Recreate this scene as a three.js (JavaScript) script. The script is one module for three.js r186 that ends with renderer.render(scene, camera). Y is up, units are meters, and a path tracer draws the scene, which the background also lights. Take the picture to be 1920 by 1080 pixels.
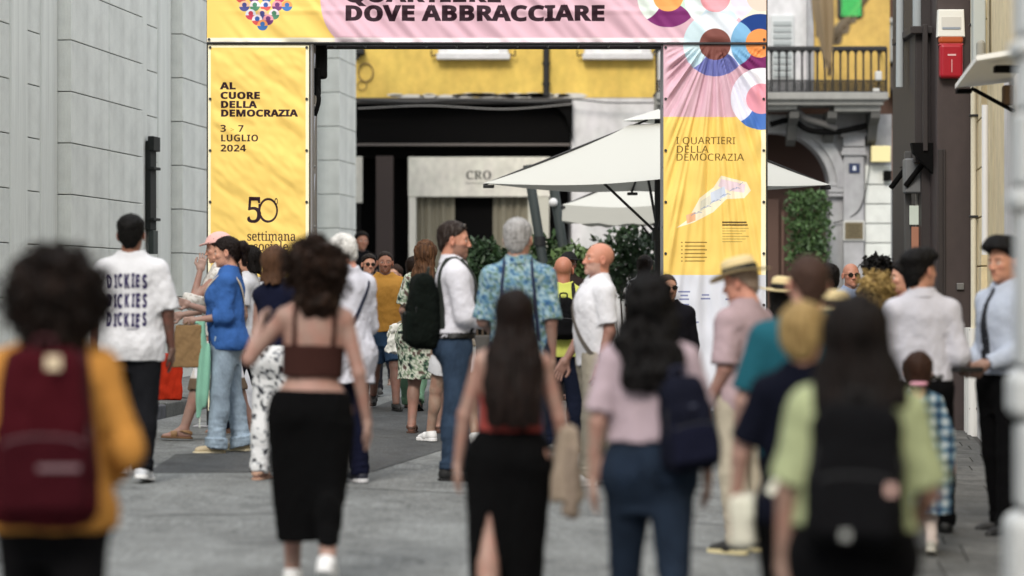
import * as THREE from 'three';
import { mergeGeometries } from 'three/addons/utils/BufferGeometryUtils.js';
import { RoundedBoxGeometry } from 'three/addons/geometries/RoundedBoxGeometry.js';
import { createNoise3D } from 'simplex-noise';

// ------------------------------------------------------------------ camera, sky, sun, exposure
const F = 4800, CX = 960, HY = 550, EYE = 1.64;          // focal length in photo pixels, principal column, horizon row, eye height
const scene = new THREE.Scene();
const camera = new THREE.PerspectiveCamera(2 * Math.atan(540 / F) * 180 / Math.PI, 16 / 9, 0.5, 400);
camera.position.set(0, EYE, 0);
camera.rotation.x = Math.atan((HY - 540) / F);
camera.focus = 24.5;
camera.userData.fStop = 1.22;
scene.add(camera);
const renderer = new THREE.WebGLRenderer({ antialias: true });
renderer.toneMapping = THREE.LinearToneMapping;
renderer.toneMappingExposure = 1.82;
renderer.shadowMap.enabled = true;
{ // overcast sky: brighter towards the zenith, thin uneven cloud
  const W = 256, H = 128, data = new Float32Array(W * H * 4), n3 = createNoise3D(mulberry(77));
  for (let j = 0; j < H; j++) for (let i = 0; i < W; i++) {
    const el = ((j + 0.5) / H - 0.5) * Math.PI, az = (i + 0.5) / W * 2 * Math.PI;
    const s = Math.max(0, Math.sin(el));
    const c = Math.cos(el), x = c * Math.cos(az), z = c * Math.sin(az), y = Math.sin(el);
    const k = 1 + 0.12 * n3(x * 2, y * 3, z * 2) + 0.05 * n3(x * 6, y * 8, z * 6);
    const L = (0.42 + 0.62 * s) * k * 1.15, o = (j * W + i) * 4;
    data[o] = L * 0.965; data[o + 1] = L; data[o + 2] = L * 1.05; data[o + 3] = 1;
  }
  const t = new THREE.DataTexture(data, W, H, THREE.RGBAFormat, THREE.FloatType);
  t.mapping = THREE.EquirectangularReflectionMapping; t.magFilter = t.minFilter = THREE.LinearFilter; t.needsUpdate = true;
  scene.background = t; scene.environment = t;
}
const sun = new THREE.DirectionalLight(0xfff6ea, 1.4);
sun.position.set(-8, 27, 12); sun.target.position.set(0, 0, -20);
sun.castShadow = true; sun.shadow.radius = 34; sun.shadow.mapSize.set(2048, 2048);
Object.assign(sun.shadow.camera, { left: -25, right: 25, top: 35, bottom: -35, near: 1, far: 90 });
scene.add(sun, sun.target);

// ------------------------------------------------------------------ helpers
function mulberry(a) { return () => { a |= 0; a = a + 0x6D2B79F5 | 0; let t = Math.imul(a ^ a >>> 15, 1 | a); t = t + Math.imul(t ^ t >>> 7, 61 | t) ^ t; return ((t ^ t >>> 14) >>> 0) / 4294967296; }; }
const rnd = mulberry(4711);
const N3 = createNoise3D(mulberry(5)), N3b = createNoise3D(mulberry(9));
const V = (x, y, z) => new THREE.Vector3(x, y, z);
const R = d => d * Math.PI / 180;
const clamp = (x, a = 0, b = 1) => x < a ? a : x > b ? b : x;
const smooth = (a, b, x) => { const t = clamp((x - a) / (b - a)); return t * t * (3 - 2 * t); };
const mix = (a, b, t) => a + (b - a) * t;
const lin = h => { const c = new THREE.Color(h); return [c.r, c.g, c.b]; };
const cmix = (a, b, t) => [mix(a[0], b[0], t), mix(a[1], b[1], t), mix(a[2], b[2], t)];
const cmul = (a, k) => [a[0] * k, a[1] * k, a[2] * k];
const G = (x, d) => 0.015 * d - 0.035 * x;                // the street climbs gently away from us and falls to the right
const at = (px, py, d) => V((px - CX) / F * d, EYE + (HY - py) / F * d, -d);
const footD = (px, py) => EYE * F / (py - HY + 0.015 * F - 0.035 * (px - CX));
const wx = (px, d) => (px - CX) / F * d;
const wy = (py, d) => EYE + (HY - py) / F * d;

const used = {};
function numbered(n) { const k = used[n] = (used[n] ?? -1) + 1; return k ? n + '_' + String(k).padStart(3, '0') : n; }
const EMPTY = ['kind', 'group'];
function tag(o, label, category, group) { o.userData.label = label; o.userData.category = category; if (group) o.userData.group = group; return o; }
function thing(name, label, category, pos = [0, 0, 0], turn = 0, group) {
  const o = new THREE.Group(); o.name = numbered(name); o.position.set(...pos); o.rotation.y = turn; scene.add(o);
  return tag(o, label, category, group);
}
function part(name, geo, m, parent) {
  const o = new THREE.Mesh(Array.isArray(geo) ? merge(geo) : geo, m); o.name = name; o.castShadow = o.receiveShadow = true; parent.add(o); return o;
}
function single(name, geo, m, label, category, group) {
  const o = part(numbered(name), geo, m, scene); return tag(o, label, category, group);
}
function structure(name, geo, m) { const o = part(numbered(name), geo, m, scene); o.userData.kind = 'structure'; return o; }
function merge(list) {
  const keep = new Set(['position', 'normal', 'uv', 'color']);
  const ls = list.map(g => { const q = g.index ? g.toNonIndexed() : g.clone(); for (const k of Object.keys(q.attributes)) if (!keep.has(k)) q.deleteAttribute(k); return q; });
  const common = [...keep].filter(k => ls.every(g => g.attributes[k]));
  for (const g of ls) for (const k of Object.keys(g.attributes)) if (!common.includes(k)) g.deleteAttribute(k);
  return mergeGeometries(ls);
}
const box = (w, h, d, x = 0, y = 0, z = 0, rx = 0, ry = 0, rz = 0) => {
  const g = new THREE.BoxGeometry(w, h, d); if (rx || ry || rz) g.applyMatrix4(new THREE.Matrix4().makeRotationFromEuler(new THREE.Euler(rx, ry, rz))); return g.translate(x, y, z);
};
const rbox = (w, h, d, r, x = 0, y = 0, z = 0, seg = 2) => new RoundedBoxGeometry(w, h, d, seg, r).translate(x, y, z);
function bar(a, b, r, seg = 8, r2 = r) {
  const d = b.clone().sub(a), L = d.length(), g = new THREE.CylinderGeometry(r2, r, L, seg, 1);
  g.applyQuaternion(new THREE.Quaternion().setFromUnitVectors(V(0, 1, 0), d.normalize()));
  return g.translate((a.x + b.x) / 2, (a.y + b.y) / 2, (a.z + b.z) / 2);
}
const tube = (pts, r, seg = 24, rs = 6, closed = false) => new THREE.TubeGeometry(new THREE.CatmullRomCurve3(pts, closed), seg, r, rs, closed);
function ribbon(pts, normals, w, t, closed = true) { // a flat strap of width w and thickness t through pts
  const n = pts.length, pos = [], idx = [];
  for (let i = 0; i < n; i++) {
    const a = pts[closed ? (i - 1 + n) % n : Math.max(0, i - 1)], b = pts[closed ? (i + 1) % n : Math.min(n - 1, i + 1)];
    const tan = b.clone().sub(a).normalize(), nn = normals[i], side = tan.clone().cross(nn).normalize().multiplyScalar(w / 2);
    const o = nn.clone().multiplyScalar(t);
    for (const [s, k] of [[1, 0], [-1, 0], [-1, 1], [1, 1]]) { const p = pts[i].clone().addScaledVector(side, s).addScaledVector(o, k); pos.push(p.x, p.y, p.z); }
  }
  const m = closed ? n : n - 1;
  for (let i = 0; i < m; i++) { const a = i * 4, b = ((i + 1) % n) * 4; for (let k = 0; k < 4; k++) { const l = (k + 1) % 4; idx.push(a + k, b + k, b + l, a + k, b + l, a + l); } }
  if (!closed) { idx.push(0, 1, 2, 0, 2, 3); const e = (n - 1) * 4; idx.push(e, e + 2, e + 1, e, e + 3, e + 2); }
  const g = new THREE.BufferGeometry(); g.setAttribute('position', new THREE.Float32BufferAttribute(pos, 3)); g.setIndex(idx);
  const q = g.toNonIndexed(); q.computeVertexNormals(); return q;
}
const std = (c, rough = 0.85, o = {}) => new THREE.MeshStandardMaterial({ color: Array.isArray(c) ? new THREE.Color().setRGB(...c) : c, roughness: rough, ...o });
function canvasTex(w, h, draw, srgb = true) {
  const c = document.createElement('canvas'); c.width = w; c.height = h; draw(c.getContext('2d'), w, h);
  const t = new THREE.CanvasTexture(c); if (srgb) t.colorSpace = THREE.SRGBColorSpace; t.wrapS = t.wrapT = THREE.RepeatWrapping; return t;
}
function noiseTex(n, fn, srgb = false) { // fn(u, v) -> [r,g,b] 0..1, tiling is up to fn
  const d = new Uint8Array(n * n * 4);
  for (let j = 0; j < n; j++) for (let i = 0; i < n; i++) { const c = fn(i / n, j / n), o = (j * n + i) * 4; for (let k = 0; k < 3; k++) d[o + k] = clamp(c[k]) * 255; d[o + 3] = 255; }
  const t = new THREE.DataTexture(d, n, n); t.wrapS = t.wrapT = THREE.RepeatWrapping; t.magFilter = THREE.LinearFilter; t.minFilter = THREE.LinearMipmapLinearFilter; t.generateMipmaps = true;
  if (srgb) t.colorSpace = THREE.SRGBColorSpace; t.needsUpdate = true; return t;
}
const torusN = (u, v, f, s = 0) => { const a = u * 2 * Math.PI, b = v * 2 * Math.PI, r = f / (2 * Math.PI); return 0.5 * (N3(Math.cos(a) * r + s, Math.sin(a) * r + s, Math.cos(b) * r) + N3b(Math.sin(b) * r + s, Math.cos(a) * r - s, Math.sin(a) * r)); };
// uv in metres from the dominant axis of each face
function metricUV(g, k = 1) {
  const q = g.index ? g.toNonIndexed() : g, p = q.attributes.position, uv = new Float32Array(p.count * 2), A = V(), B = V(), C = V();
  for (let i = 0; i < p.count; i += 3) {
    A.fromBufferAttribute(p, i); B.fromBufferAttribute(p, i + 1).sub(A); C.fromBufferAttribute(p, i + 2).sub(A); B.cross(C);
    const ax = Math.abs(B.x), ay = Math.abs(B.y), az = Math.abs(B.z);
    for (let j = i; j < i + 3; j++) { A.fromBufferAttribute(p, j); const [u, v] = ay >= ax && ay >= az ? [A.x, A.z] : ax >= az ? [A.z, A.y] : [A.x, A.y]; uv[2 * j] = u * k; uv[2 * j + 1] = v * k; }
  }
  q.setAttribute('uv', new THREE.BufferAttribute(uv, 2)); return q;
}
// ------------------------------------------------------------------ distance fields and their meshes
const len3 = (x, y, z) => Math.sqrt(x * x + y * y + z * z);
function smin(a, b, k) { const h = Math.max(k - Math.abs(a - b), 0) / k; return Math.min(a, b) - h * h * k * 0.25; }
const smax = (a, b, k) => -smin(-a, -b, k);
function ell(x, y, z, a, b, c) { const k0 = len3(x / a, y / b, z / c), k1 = len3(x / (a * a), y / (b * b), z / (c * c)); return k1 < 1e-9 ? -Math.min(a, b, c) : k0 * (k0 - 1) / k1; }
function cone(x, y, z, A, B, ra, rb) { // capsule with two radii
  const bx = B.x - A.x, by = B.y - A.y, bz = B.z - A.z, px = x - A.x, py = y - A.y, pz = z - A.z;
  const t = clamp((px * bx + py * by + pz * bz) / (bx * bx + by * by + bz * bz));
  return len3(px - bx * t, py - by * t, pz - bz * t) - (ra + (rb - ra) * t);
}
function rboxd(x, y, z, a, b, c, r) { const qx = Math.abs(x) - a + r, qy = Math.abs(y) - b + r, qz = Math.abs(z) - c + r; return len3(Math.max(qx, 0), Math.max(qy, 0), Math.max(qz, 0)) + Math.min(Math.max(qx, qy, qz), 0) - r; }
function nets(f, lo, hi, cell, color) {
  const nx = Math.ceil((hi[0] - lo[0]) / cell) + 1, ny = Math.ceil((hi[1] - lo[1]) / cell) + 1, nz = Math.ceil((hi[2] - lo[2]) / cell) + 1;
  const D = new Float32Array(nx * ny * nz), S = 4, id = (i, j, k) => (k * ny + j) * nx + i;
  for (let k = 0; k < nz; k += S) for (let j = 0; j < ny; j += S) for (let i = 0; i < nx; i += S) {
    const c = f(lo[0] + (i + 1.5) * cell, lo[1] + (j + 1.5) * cell, lo[2] + (k + 1.5) * cell);
    const far = Math.abs(c) > cell * 4.2 + 0.012;
    for (let kk = k; kk < Math.min(k + S, nz); kk++) for (let jj = j; jj < Math.min(j + S, ny); jj++) for (let ii = i; ii < Math.min(i + S, nx); ii++)
      D[id(ii, jj, kk)] = far ? c : f(lo[0] + ii * cell, lo[1] + jj * cell, lo[2] + kk * cell);
  }
  const vert = new Int32Array(nx * ny * nz).fill(-1), P = [], I = [];
  const EC = [[0, 1], [2, 3], [4, 5], [6, 7], [0, 2], [1, 3], [4, 6], [5, 7], [0, 4], [1, 5], [2, 6], [3, 7]];
  const v = new Float32Array(8);
  for (let k = 0; k < nz - 1; k++) for (let j = 0; j < ny - 1; j++) for (let i = 0; i < nx - 1; i++) {
    let m = 0; const b = id(i, j, k);
    for (let c = 0; c < 8; c++) { v[c] = D[b + (c & 1) + (c >> 1 & 1) * nx + (c >> 2) * nx * ny]; if (v[c] < 0) m |= 1 << c; }
    if (m === 0 || m === 255) continue;
    let sx = 0, sy = 0, sz = 0, n = 0;
    for (const [p, q] of EC) if ((v[p] < 0) !== (v[q] < 0)) { const t = v[p] / (v[p] - v[q]); sx += mix(p & 1, q & 1, t); sy += mix(p >> 1 & 1, q >> 1 & 1, t); sz += mix(p >> 2, q >> 2, t); n++; }
    vert[b] = P.length / 3; P.push(lo[0] + (i + sx / n) * cell, lo[1] + (j + sy / n) * cell, lo[2] + (k + sz / n) * cell);
  }
  const quad = (a, b, c, d, flip) => { if (a < 0 || b < 0 || c < 0 || d < 0) return; flip ? I.push(a, b, c, a, c, d) : I.push(a, c, b, a, d, c); };
  for (let k = 1; k < nz - 1; k++) for (let j = 1; j < ny - 1; j++) for (let i = 1; i < nx - 1; i++) {
    const b = id(i, j, k), s = D[b] < 0;
    if (s !== D[b + 1] < 0) quad(vert[b], vert[b - nx], vert[b - nx - nx * ny], vert[b - nx * ny], s ? 1 : 0) ;
    if (s !== D[b + nx] < 0) quad(vert[b], vert[b - nx * ny], vert[b - 1 - nx * ny], vert[b - 1], s ? 1 : 0);
    if (s !== D[b + nx * ny] < 0) quad(vert[b], vert[b - 1], vert[b - 1 - nx], vert[b - nx], s ? 1 : 0);
  }
  const n = P.length / 3, nor = new Float32Array(n * 3), pos = new Float32Array(P), col = color ? new Float32Array(n * 3) : null, e = cell * 0.5;
  for (let q = 0; q < n; q++) {
    let x = pos[3 * q], y = pos[3 * q + 1], z = pos[3 * q + 2], gx, gy, gz, L;
    for (let it = 0; it < 2; it++) {
      gx = f(x + e, y, z) - f(x - e, y, z); gy = f(x, y + e, z) - f(x, y - e, z); gz = f(x, y, z + e) - f(x, y, z - e); L = len3(gx, gy, gz) || 1;
      if (it) break;
      const d = clamp(f(x, y, z) / (L / (2 * e)), -cell * 0.6, cell * 0.6); x -= gx / L * d; y -= gy / L * d; z -= gz / L * d;
    }
    pos[3 * q] = x; pos[3 * q + 1] = y; pos[3 * q + 2] = z; nor[3 * q] = gx / L; nor[3 * q + 1] = gy / L; nor[3 * q + 2] = gz / L;
    if (col) { const c = color(x, y, z, gx / L, gy / L, gz / L); col[3 * q] = c[0]; col[3 * q + 1] = c[1]; col[3 * q + 2] = c[2]; }
  }
  const g = new THREE.BufferGeometry();
  g.setAttribute('position', new THREE.BufferAttribute(pos, 3)); g.setAttribute('normal', new THREE.BufferAttribute(nor, 3));
  if (col) g.setAttribute('color', new THREE.BufferAttribute(col, 3));
  g.setIndex(I); return g;
}
function paint(g, c) { const n = g.attributes.position.count, a = new Float32Array(n * 3); for (let i = 0; i < n; i++) { a[3 * i] = c[0]; a[3 * i + 1] = c[1]; a[3 * i + 2] = c[2]; } g.setAttribute('color', new THREE.BufferAttribute(a, 3)); return g; }
function mirrorX(g) { const q = g.clone(); q.scale(-1, 1, 1); const i = q.index.array.slice(); for (let k = 0; k < i.length; k += 3) { const t = i[k]; i[k] = i[k + 1]; i[k + 1] = t; } q.setIndex(new THREE.BufferAttribute(i, 1)); return q; }

// ------------------------------------------------------------------ hands: local frame, wrist at 0, fingers along -y, palm faces +x (left hand), thumb forward +z
function handGeo(curl, thumbIn = 0.3) {
  const bones = [];
  const palm = (x, y, z) => rboxd(x, y + 0.05, z, 0.014, 0.05, 0.038, 0.013);
  [[0.028, 0.070, 0.0085], [0.0095, 0.078, 0.0088], [-0.009, 0.072, 0.0085], [-0.027, 0.056, 0.0075]].forEach(([z, L, r], i) => {
    let p = V(0, -0.088, z), a = curl * (0.55 + i * 0.08), t = 0;
    for (const [k, fr] of [0.45, 0.32, 0.23].entries()) { t += a * (k ? 0.85 : 1); const q = p.clone().add(V(Math.sin(t) * L * fr, -Math.cos(t) * L * fr, z * 0.10)); bones.push([p, q, r * (1 - k * 0.08), r * (0.92 - k * 0.08)]); p = q; }
  });
  let p = V(0.004, -0.03, 0.030), q = V(0.014, -0.058, 0.056), r = V(0.02 + 0.015 * thumbIn, -0.086, 0.062 - 0.012 * thumbIn), s = V(0.024 + 0.02 * thumbIn, -0.108, 0.060 - 0.02 * thumbIn);
  bones.push([p, q, 0.015, 0.0115], [q, r, 0.0108, 0.0098], [r, s, 0.0098, 0.008]);
  const f = (x, y, z) => {
    let d = palm(x, y, z); d = smin(d, cone(x, y, z, V0, HW, 0.024, 0.026), 0.02);
    let th = 1; for (let i = 0; i < bones.length; i++) { const b = bones[i], k = cone(x, y, z, b[0], b[1], b[2], b[3]); if (i >= 12) th = smin(th, k, 0.006); else d = i % 3 ? Math.min(d, k) : smin(d, k, 0.006); }
    return smin(d, th, 0.010);
  };
  return nets(f, [-0.06, -0.19, -0.06], [0.11, 0.03, 0.09], 0.0048);
}
const V0 = V(0, 0.02, 0), HW = V(0, -0.02, 0);
const HANDS = { relaxed: handGeo(0.45), grip: handGeo(1.35, 0.9) };
for (const k of Object.keys(HANDS)) HANDS[k + '_r'] = mirrorX(HANDS[k]);

// ------------------------------------------------------------------ heads: chin at y=0, crown at 0.225, face towards +z
function headField(o) {
  const fem = o.sex === 'f', jw = fem ? 0.92 : 1.03, fat = o.fat ?? 0;
  const nose = [V(0, 0.120, 0.084), V(0, 0.081, fem ? 0.099 : 0.104)], lipA = [V(-0.019, 0.0545, 0.084), V(0.019, 0.0545, 0.084)], lipB = [V(-0.015, 0.0465, 0.084), V(0.015, 0.0465, 0.084)];
  const brow = [V(-0.040, 0.131, 0.066), V(0.040, 0.131, 0.066)], nk = [V(0, 0.05, -0.022), V(0, -0.055, -0.028)], nr = fem ? 0.046 : 0.056;
  const browR = [V(0, 0.1315, 0.080)];
  return (x, y, z) => {
    const ax = Math.abs(x);
    let d = ell(x, y - 0.139, z + 0.016, 0.076, 0.087, 0.097);
    d = smin(d, ell(x, y - 0.088, z - 0.024, 0.063 * jw + fat, 0.088, 0.066), 0.02);
    d = smin(d, ell(x, y - 0.043, z - 0.030, 0.050 * jw + fat, 0.040 + fat * 0.5, 0.054), 0.02);
    d = smin(d, len3(x, y - 0.017, z - 0.074) - (fem ? 0.014 : 0.018), 0.02);
    d = smin(d, len3(ax - 0.043, y - 0.092, z - 0.060) - 0.017, 0.02);
    d = smin(d, cone(x, y, z, brow[0], brow[1], fem ? 0.009 : 0.012, fem ? 0.009 : 0.012), 0.016);
    d = smax(d, -(len3(ax - 0.031, (y - 0.112) * 1.15, z - 0.096) - 0.0165), 0.012);
    d = Math.min(d, len3(ax - 0.031, y - 0.112, z - 0.0715) - 0.0125);
    d = smin(d, cone(x, y, z, nose[0], nose[1], 0.0075, 0.0108), 0.010);
    d = smin(d, len3(ax - 0.0125, y - 0.078, z - 0.097) - 0.0085, 0.006);
    d = smin(d, cone(x, y, z, lipA[0], lipA[1], 0.0062, 0.0062), 0.006);
    d = smin(d, cone(x, y, z, lipB[0], lipB[1], 0.0068, 0.0068), 0.005);
    d = smax(d, -(cone(x, y, z, M1, M2, 0.0016, 0.0016)), 0.004);
    const ex = ax - 0.079, ey = y - 0.104, ez = z + 0.008;
    let ear = ell(ex - 0.004 + ez * 0.25, ey, ez, 0.009, 0.032, 0.019); ear = smax(ear, -ell(ex - 0.014, ey - 0.004, ez - 0.004, 0.009, 0.021, 0.011), 0.004);
    d = smin(d, ear, 0.006);
    return smin(d, cone(x, y, z, nk[0], nk[1], nr, nr * 1.07), 0.022);
  };
}
const M1 = V(-0.020, 0.0505, 0.092), M2 = V(0.020, 0.0505, 0.092);
function headColor(o) {
  const s = lin(o.skin), lip = cmix(s, lin(o.sex === 'f' ? '#a8453f' : '#a05a4c'), o.sex === 'f' ? 0.55 : 0.4), hc = lin(o.brow ?? o.hair?.color ?? '#2a1c14'), blush = cmix(s, lin('#b4503c'), 0.32);
  return (x, y, z) => {
    const ax = Math.abs(x); let c = cmul(s, 1 + 0.06 * N3(x * 60, y * 60, z * 60));
    const b = Math.max(smooth(0.028, 0.008, len3(ax - 0.043, y - 0.088, z - 0.07)), smooth(0.022, 0.006, len3(x, y - 0.082, z - 0.11)), ax > 0.076 && Math.abs(y - 0.1) < 0.04 ? 0.7 : 0);
    c = cmix(c, blush, b * 0.7);
    if (o.beard) { const zb = y < 0.085 && z > -0.005 + (y - 0.02) * 0.2 && y > -0.012 ? 1 : 0, up = smooth(0.09, 0.062, y - (ax > 0.04 ? (ax - 0.04) * 0.9 : 0)); c = cmix(c, lin(o.beardColor ?? o.hair.color), zb * up * o.beard * (0.75 + 0.25 * N3(x * 220, y * 220, z * 220))); }
    if (z > 0.074 && ax < 0.021 && y > 0.041 && y < 0.0605) c = cmix(c, lip, 0.9);
    const br = Math.abs(y - 0.1325 - (0.003 - Math.abs(ax - 0.032) * 0.12)) < 0.0045 && ax > 0.013 && ax < 0.05 && z > 0.05; if (br) c = cmix(c, hc, 0.75);
    const de = len3(ax - 0.031, y - 0.112, z - 0.0715);
    if (de < 0.0142 && z > 0.0735) { if (Math.abs(y - 0.112) < 0.0062) c = len3(ax - 0.031, y - 0.112, 0) < 0.0056 ? lin('#20140e') : lin('#cfc6bd'); else c = cmul(s, 0.8); }
    return c;
  };
}
// ------------------------------------------------------------------ body
const TORSO = {
  m: [[0.76, 0.100, 0.070, -0.005], [0.84, 0.160, 0.100, -0.012], [0.92, 0.172, 0.114, -0.018], [0.99, 0.166, 0.112, -0.012], [1.08, 0.152, 0.104, 0.0], [1.16, 0.150, 0.104, 0.004], [1.28, 0.170, 0.116, 0.004], [1.37, 0.176, 0.112, -0.004], [1.43, 0.150, 0.088, -0.014], [1.475, 0.085, 0.064, -0.022], [1.52, 0.058, 0.058, -0.020], [1.58, 0.050, 0.050, -0.014]],
  f: [[0.76, 0.100, 0.070, -0.005], [0.84, 0.168, 0.104, -0.016], [0.91, 0.180, 0.118, -0.022], [0.98, 0.168, 0.112, -0.014], [1.07, 0.134, 0.092, 0.0], [1.14, 0.125, 0.088, 0.004], [1.26, 0.145, 0.108, 0.012], [1.34, 0.150, 0.106, 0.006], [1.42, 0.128, 0.078, -0.014], [1.47, 0.068, 0.054, -0.022], [1.52, 0.048, 0.048, -0.018], [1.58, 0.044, 0.044, -0.012]],
};
function profile(tab) { return (y, out) => {
  const n = tab.length; if (y <= tab[0][0]) { out[0] = tab[0][1]; out[1] = tab[0][2]; out[2] = tab[0][3]; return; } if (y >= tab[n - 1][0]) { out[0] = tab[n - 1][1]; out[1] = tab[n - 1][2]; out[2] = tab[n - 1][3]; return; }
  let i = 0; while (y > tab[i + 1][0]) i++;
  const p0 = tab[Math.max(0, i - 1)], p1 = tab[i], p2 = tab[i + 1], p3 = tab[Math.min(n - 1, i + 2)], t = (y - p1[0]) / (p2[0] - p1[0]);
  for (let k = 0; k < 3; k++) { const a = p1[k + 1], b = p2[k + 1], h = p2[0] - p1[0], m1 = i ? (b - p0[k + 1]) / (p2[0] - p0[0]) * h : b - a, m2 = i < n - 2 ? (p3[k + 1] - a) / (p3[0] - p1[0]) * h : b - a, t2 = t * t, t3 = t2 * t; out[k] = (2 * t3 - 3 * t2 + 1) * a + (t3 - 2 * t2 + t) * m1 + (-2 * t3 + 3 * t2) * b + (t3 - t2) * m2; }
}; }
const tmp = [0, 0, 0];
function section(prof, x, y, z, ylo, yhi, grow, gz = grow) { // elliptic stack
  prof(y, tmp); const a = Math.max(0.02, tmp[0] + grow), b = Math.max(0.02, tmp[1] + gz), zz = z - tmp[2];
  const k0 = Math.sqrt(x * x / (a * a) + zz * zz / (b * b)), k1 = Math.sqrt(x * x / (a * a * a * a) + zz * zz / (b * b * b * b));
  const d = k1 < 1e-6 ? -Math.min(a, b) : k0 * (k0 - 1) / k1;
  return Math.max(d, ylo - y, y - yhi);
}
// joints in canonical metres for a height of 1.75; person faces +z, its left is +x
function rig(o) {
  const p = o.pose ?? {}, fem = o.sex === 'f', w = o.build ?? 1, J = {}, lean = R(p.lean ?? 0), side = R(p.sway ?? 0);
  const tq = new THREE.Quaternion().setFromEuler(new THREE.Euler(lean, R(p.twist ?? 0), side));
  const hip0 = V(0, 0.95, 0), sw = fem ? 0.150 : 0.173;
  const tp = v => v.clone().sub(hip0).applyQuaternion(tq).add(hip0);
  J.legs = {};
  let low = 9;
  for (const s of ['l', 'r']) {
    const q = { swing: 0, knee: 4, spread: 2, foot: 0, toe: 8, ...(p[s + 'Leg'] ?? {}) }, sg = s === 'l' ? 1 : -1;
    const a = R(q.swing), b = R(q.swing - q.knee), sp = R(q.spread) * sg;
    const hip = V(0.088 * sg, 0.90, 0), knee = hip.clone().add(V(Math.sin(sp), -Math.cos(a) * Math.cos(sp), Math.sin(a)).normalize().multiplyScalar(0.415));
    const ank = knee.clone().add(V(Math.sin(sp) * 0.4, -Math.cos(b), Math.sin(b)).normalize().multiplyScalar(0.40));
    const fq = new THREE.Quaternion().setFromEuler(new THREE.Euler(R(q.foot), R(q.toe) * sg, 0, 'YXZ'));
    const sole = z => ank.clone().add(V(0, -0.085, z).applyQuaternion(fq)).y;
    low = Math.min(low, sole(-0.06), sole(0.14)); J.legs[s] = { hip, knee, ank, fq };
  }
  const drop = -low; J.drop = drop;
  for (const s of ['l', 'r']) for (const k of ['hip', 'knee', 'ank']) J.legs[s][k].y += drop;
  hip0.y += drop;
  const T = v => v.clone().sub(V(0, 0.95, 0)).applyQuaternion(tq).add(hip0);
  J.T = T; J.tq = tq; const iq = tq.clone().invert(); J.iq = iq; const u = V();
  J.local = (x, y, z, out) => { u.set(x - hip0.x, y - hip0.y, z - hip0.z).applyQuaternion(iq); out.x = u.x; out.y = u.y + 0.95; out.z = u.z; return out; };
  J.arms = {};
  for (const s of ['l', 'r']) {
    const sg = s === 'l' ? 1 : -1, q = p[s + 'Arm'] ?? {}, up = q.up ?? [0.13, -1, -0.06], fo = q.fore ?? [0.03, -1, 0.22];
    const sh = T(V(sw * sg * w ** 0.5, 1.395, -0.012)), el = sh.clone().add(V(up[0] * sg, up[1], up[2]).normalize().multiplyScalar(0.285)), wr = el.clone().add(V(fo[0] * sg, fo[1], fo[2]).normalize().multiplyScalar(0.25));
    J.arms[s] = { sh, el, wr, grip: q.grip, roll: q.roll ?? 0, hand: q.hand };
  }
  J.neck = T(V(0, 1.50, -0.020)); J.headQ = tq.clone().multiply(new THREE.Quaternion().setFromEuler(new THREE.Euler(R(p.pitch ?? 0), R(p.look ?? 0), R(p.tilt ?? 0), 'YXZ')));
  J.hips = o.hips ?? 1; J.head = T(V(0, 1.517, -0.014)).add(V(0, 0, 0.0)); J.fem = fem; J.w = w; J.sw = sw;
  J.prof = profile(TORSO[fem ? 'f' : 'm'].map(([y, a, b, c]) => [y, a * (y < 1.46 ? w : 1) * (y < 1.0 ? J.hips : 1), b * (y < 1.46 ? w ** 1.1 : 1) + (y > 0.95 && y < 1.3 ? (o.belly ?? 0) * 0.5 : 0), c + (y > 0.95 && y < 1.3 ? (o.belly ?? 0) * 0.5 : 0)]));
  const lo = [9, 0, 9], hi = [-9, 1.8, -9];
  const pts = []; for (const s of ['l', 'r']) { const A = J.arms[s], L = J.legs[s]; pts.push(A.sh, A.el, A.wr, L.knee, L.ank); }
  pts.push(T(V(0.2 * w, 1.2, 0.16 * w)), T(V(-0.2 * w, 1.2, -0.16 * w)), V(0.2 * w, 0.9, 0.16), V(-0.2 * w, 0.9, -0.16));
  for (const q of pts) { lo[0] = Math.min(lo[0], q.x); hi[0] = Math.max(hi[0], q.x); lo[2] = Math.min(lo[2], q.z); hi[2] = Math.max(hi[2], q.z); }
  J.lo = [lo[0] - 0.13, -0.02, lo[2] - 0.15]; J.hi = [hi[0] + 0.13, 1.62 + drop, hi[2] + 0.2];
  return J;
}
const lp = { x: 0, y: 0, z: 0 };
function shoulders(J, x, y, z, g) { // trapezius and deltoid in torso space
  const ax = Math.abs(x), sx = J.sw * J.w ** 0.5;
  return cone(ax, y, z, SA, SB.set(sx - 0.012, 1.395, -0.014), 0.050 + g * 0.5, 0.056 + g);
}
const SA = V(0.035, 1.462, -0.024), SB = V();
function torsoD(J, x, y, z, g = 0, prof = J.prof) { J.local(x, y, z, lp); const X = lp.x, Y = lp.y, Z = lp.z; return smin(section(prof, X, Y, Z, 0.74, 1.60, g), shoulders(J, X, Y, Z, g), 0.045); }
function armD(J, s, x, y, z, g = 0) { const A = J.arms[s], f = J.fem ? 0.84 : 1, k = (0.6 + 0.4 * J.w) * f; const ru = 0.052 * k, rm = 0.041 * k; return smin(cone(x, y, z, A.sh, A.el, ru + g, rm + g), cone(x, y, z, A.el, A.wr, rm * 1.04 + g, 0.026 * (0.5 + 0.5 * f) + g), 0.015); }
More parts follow.
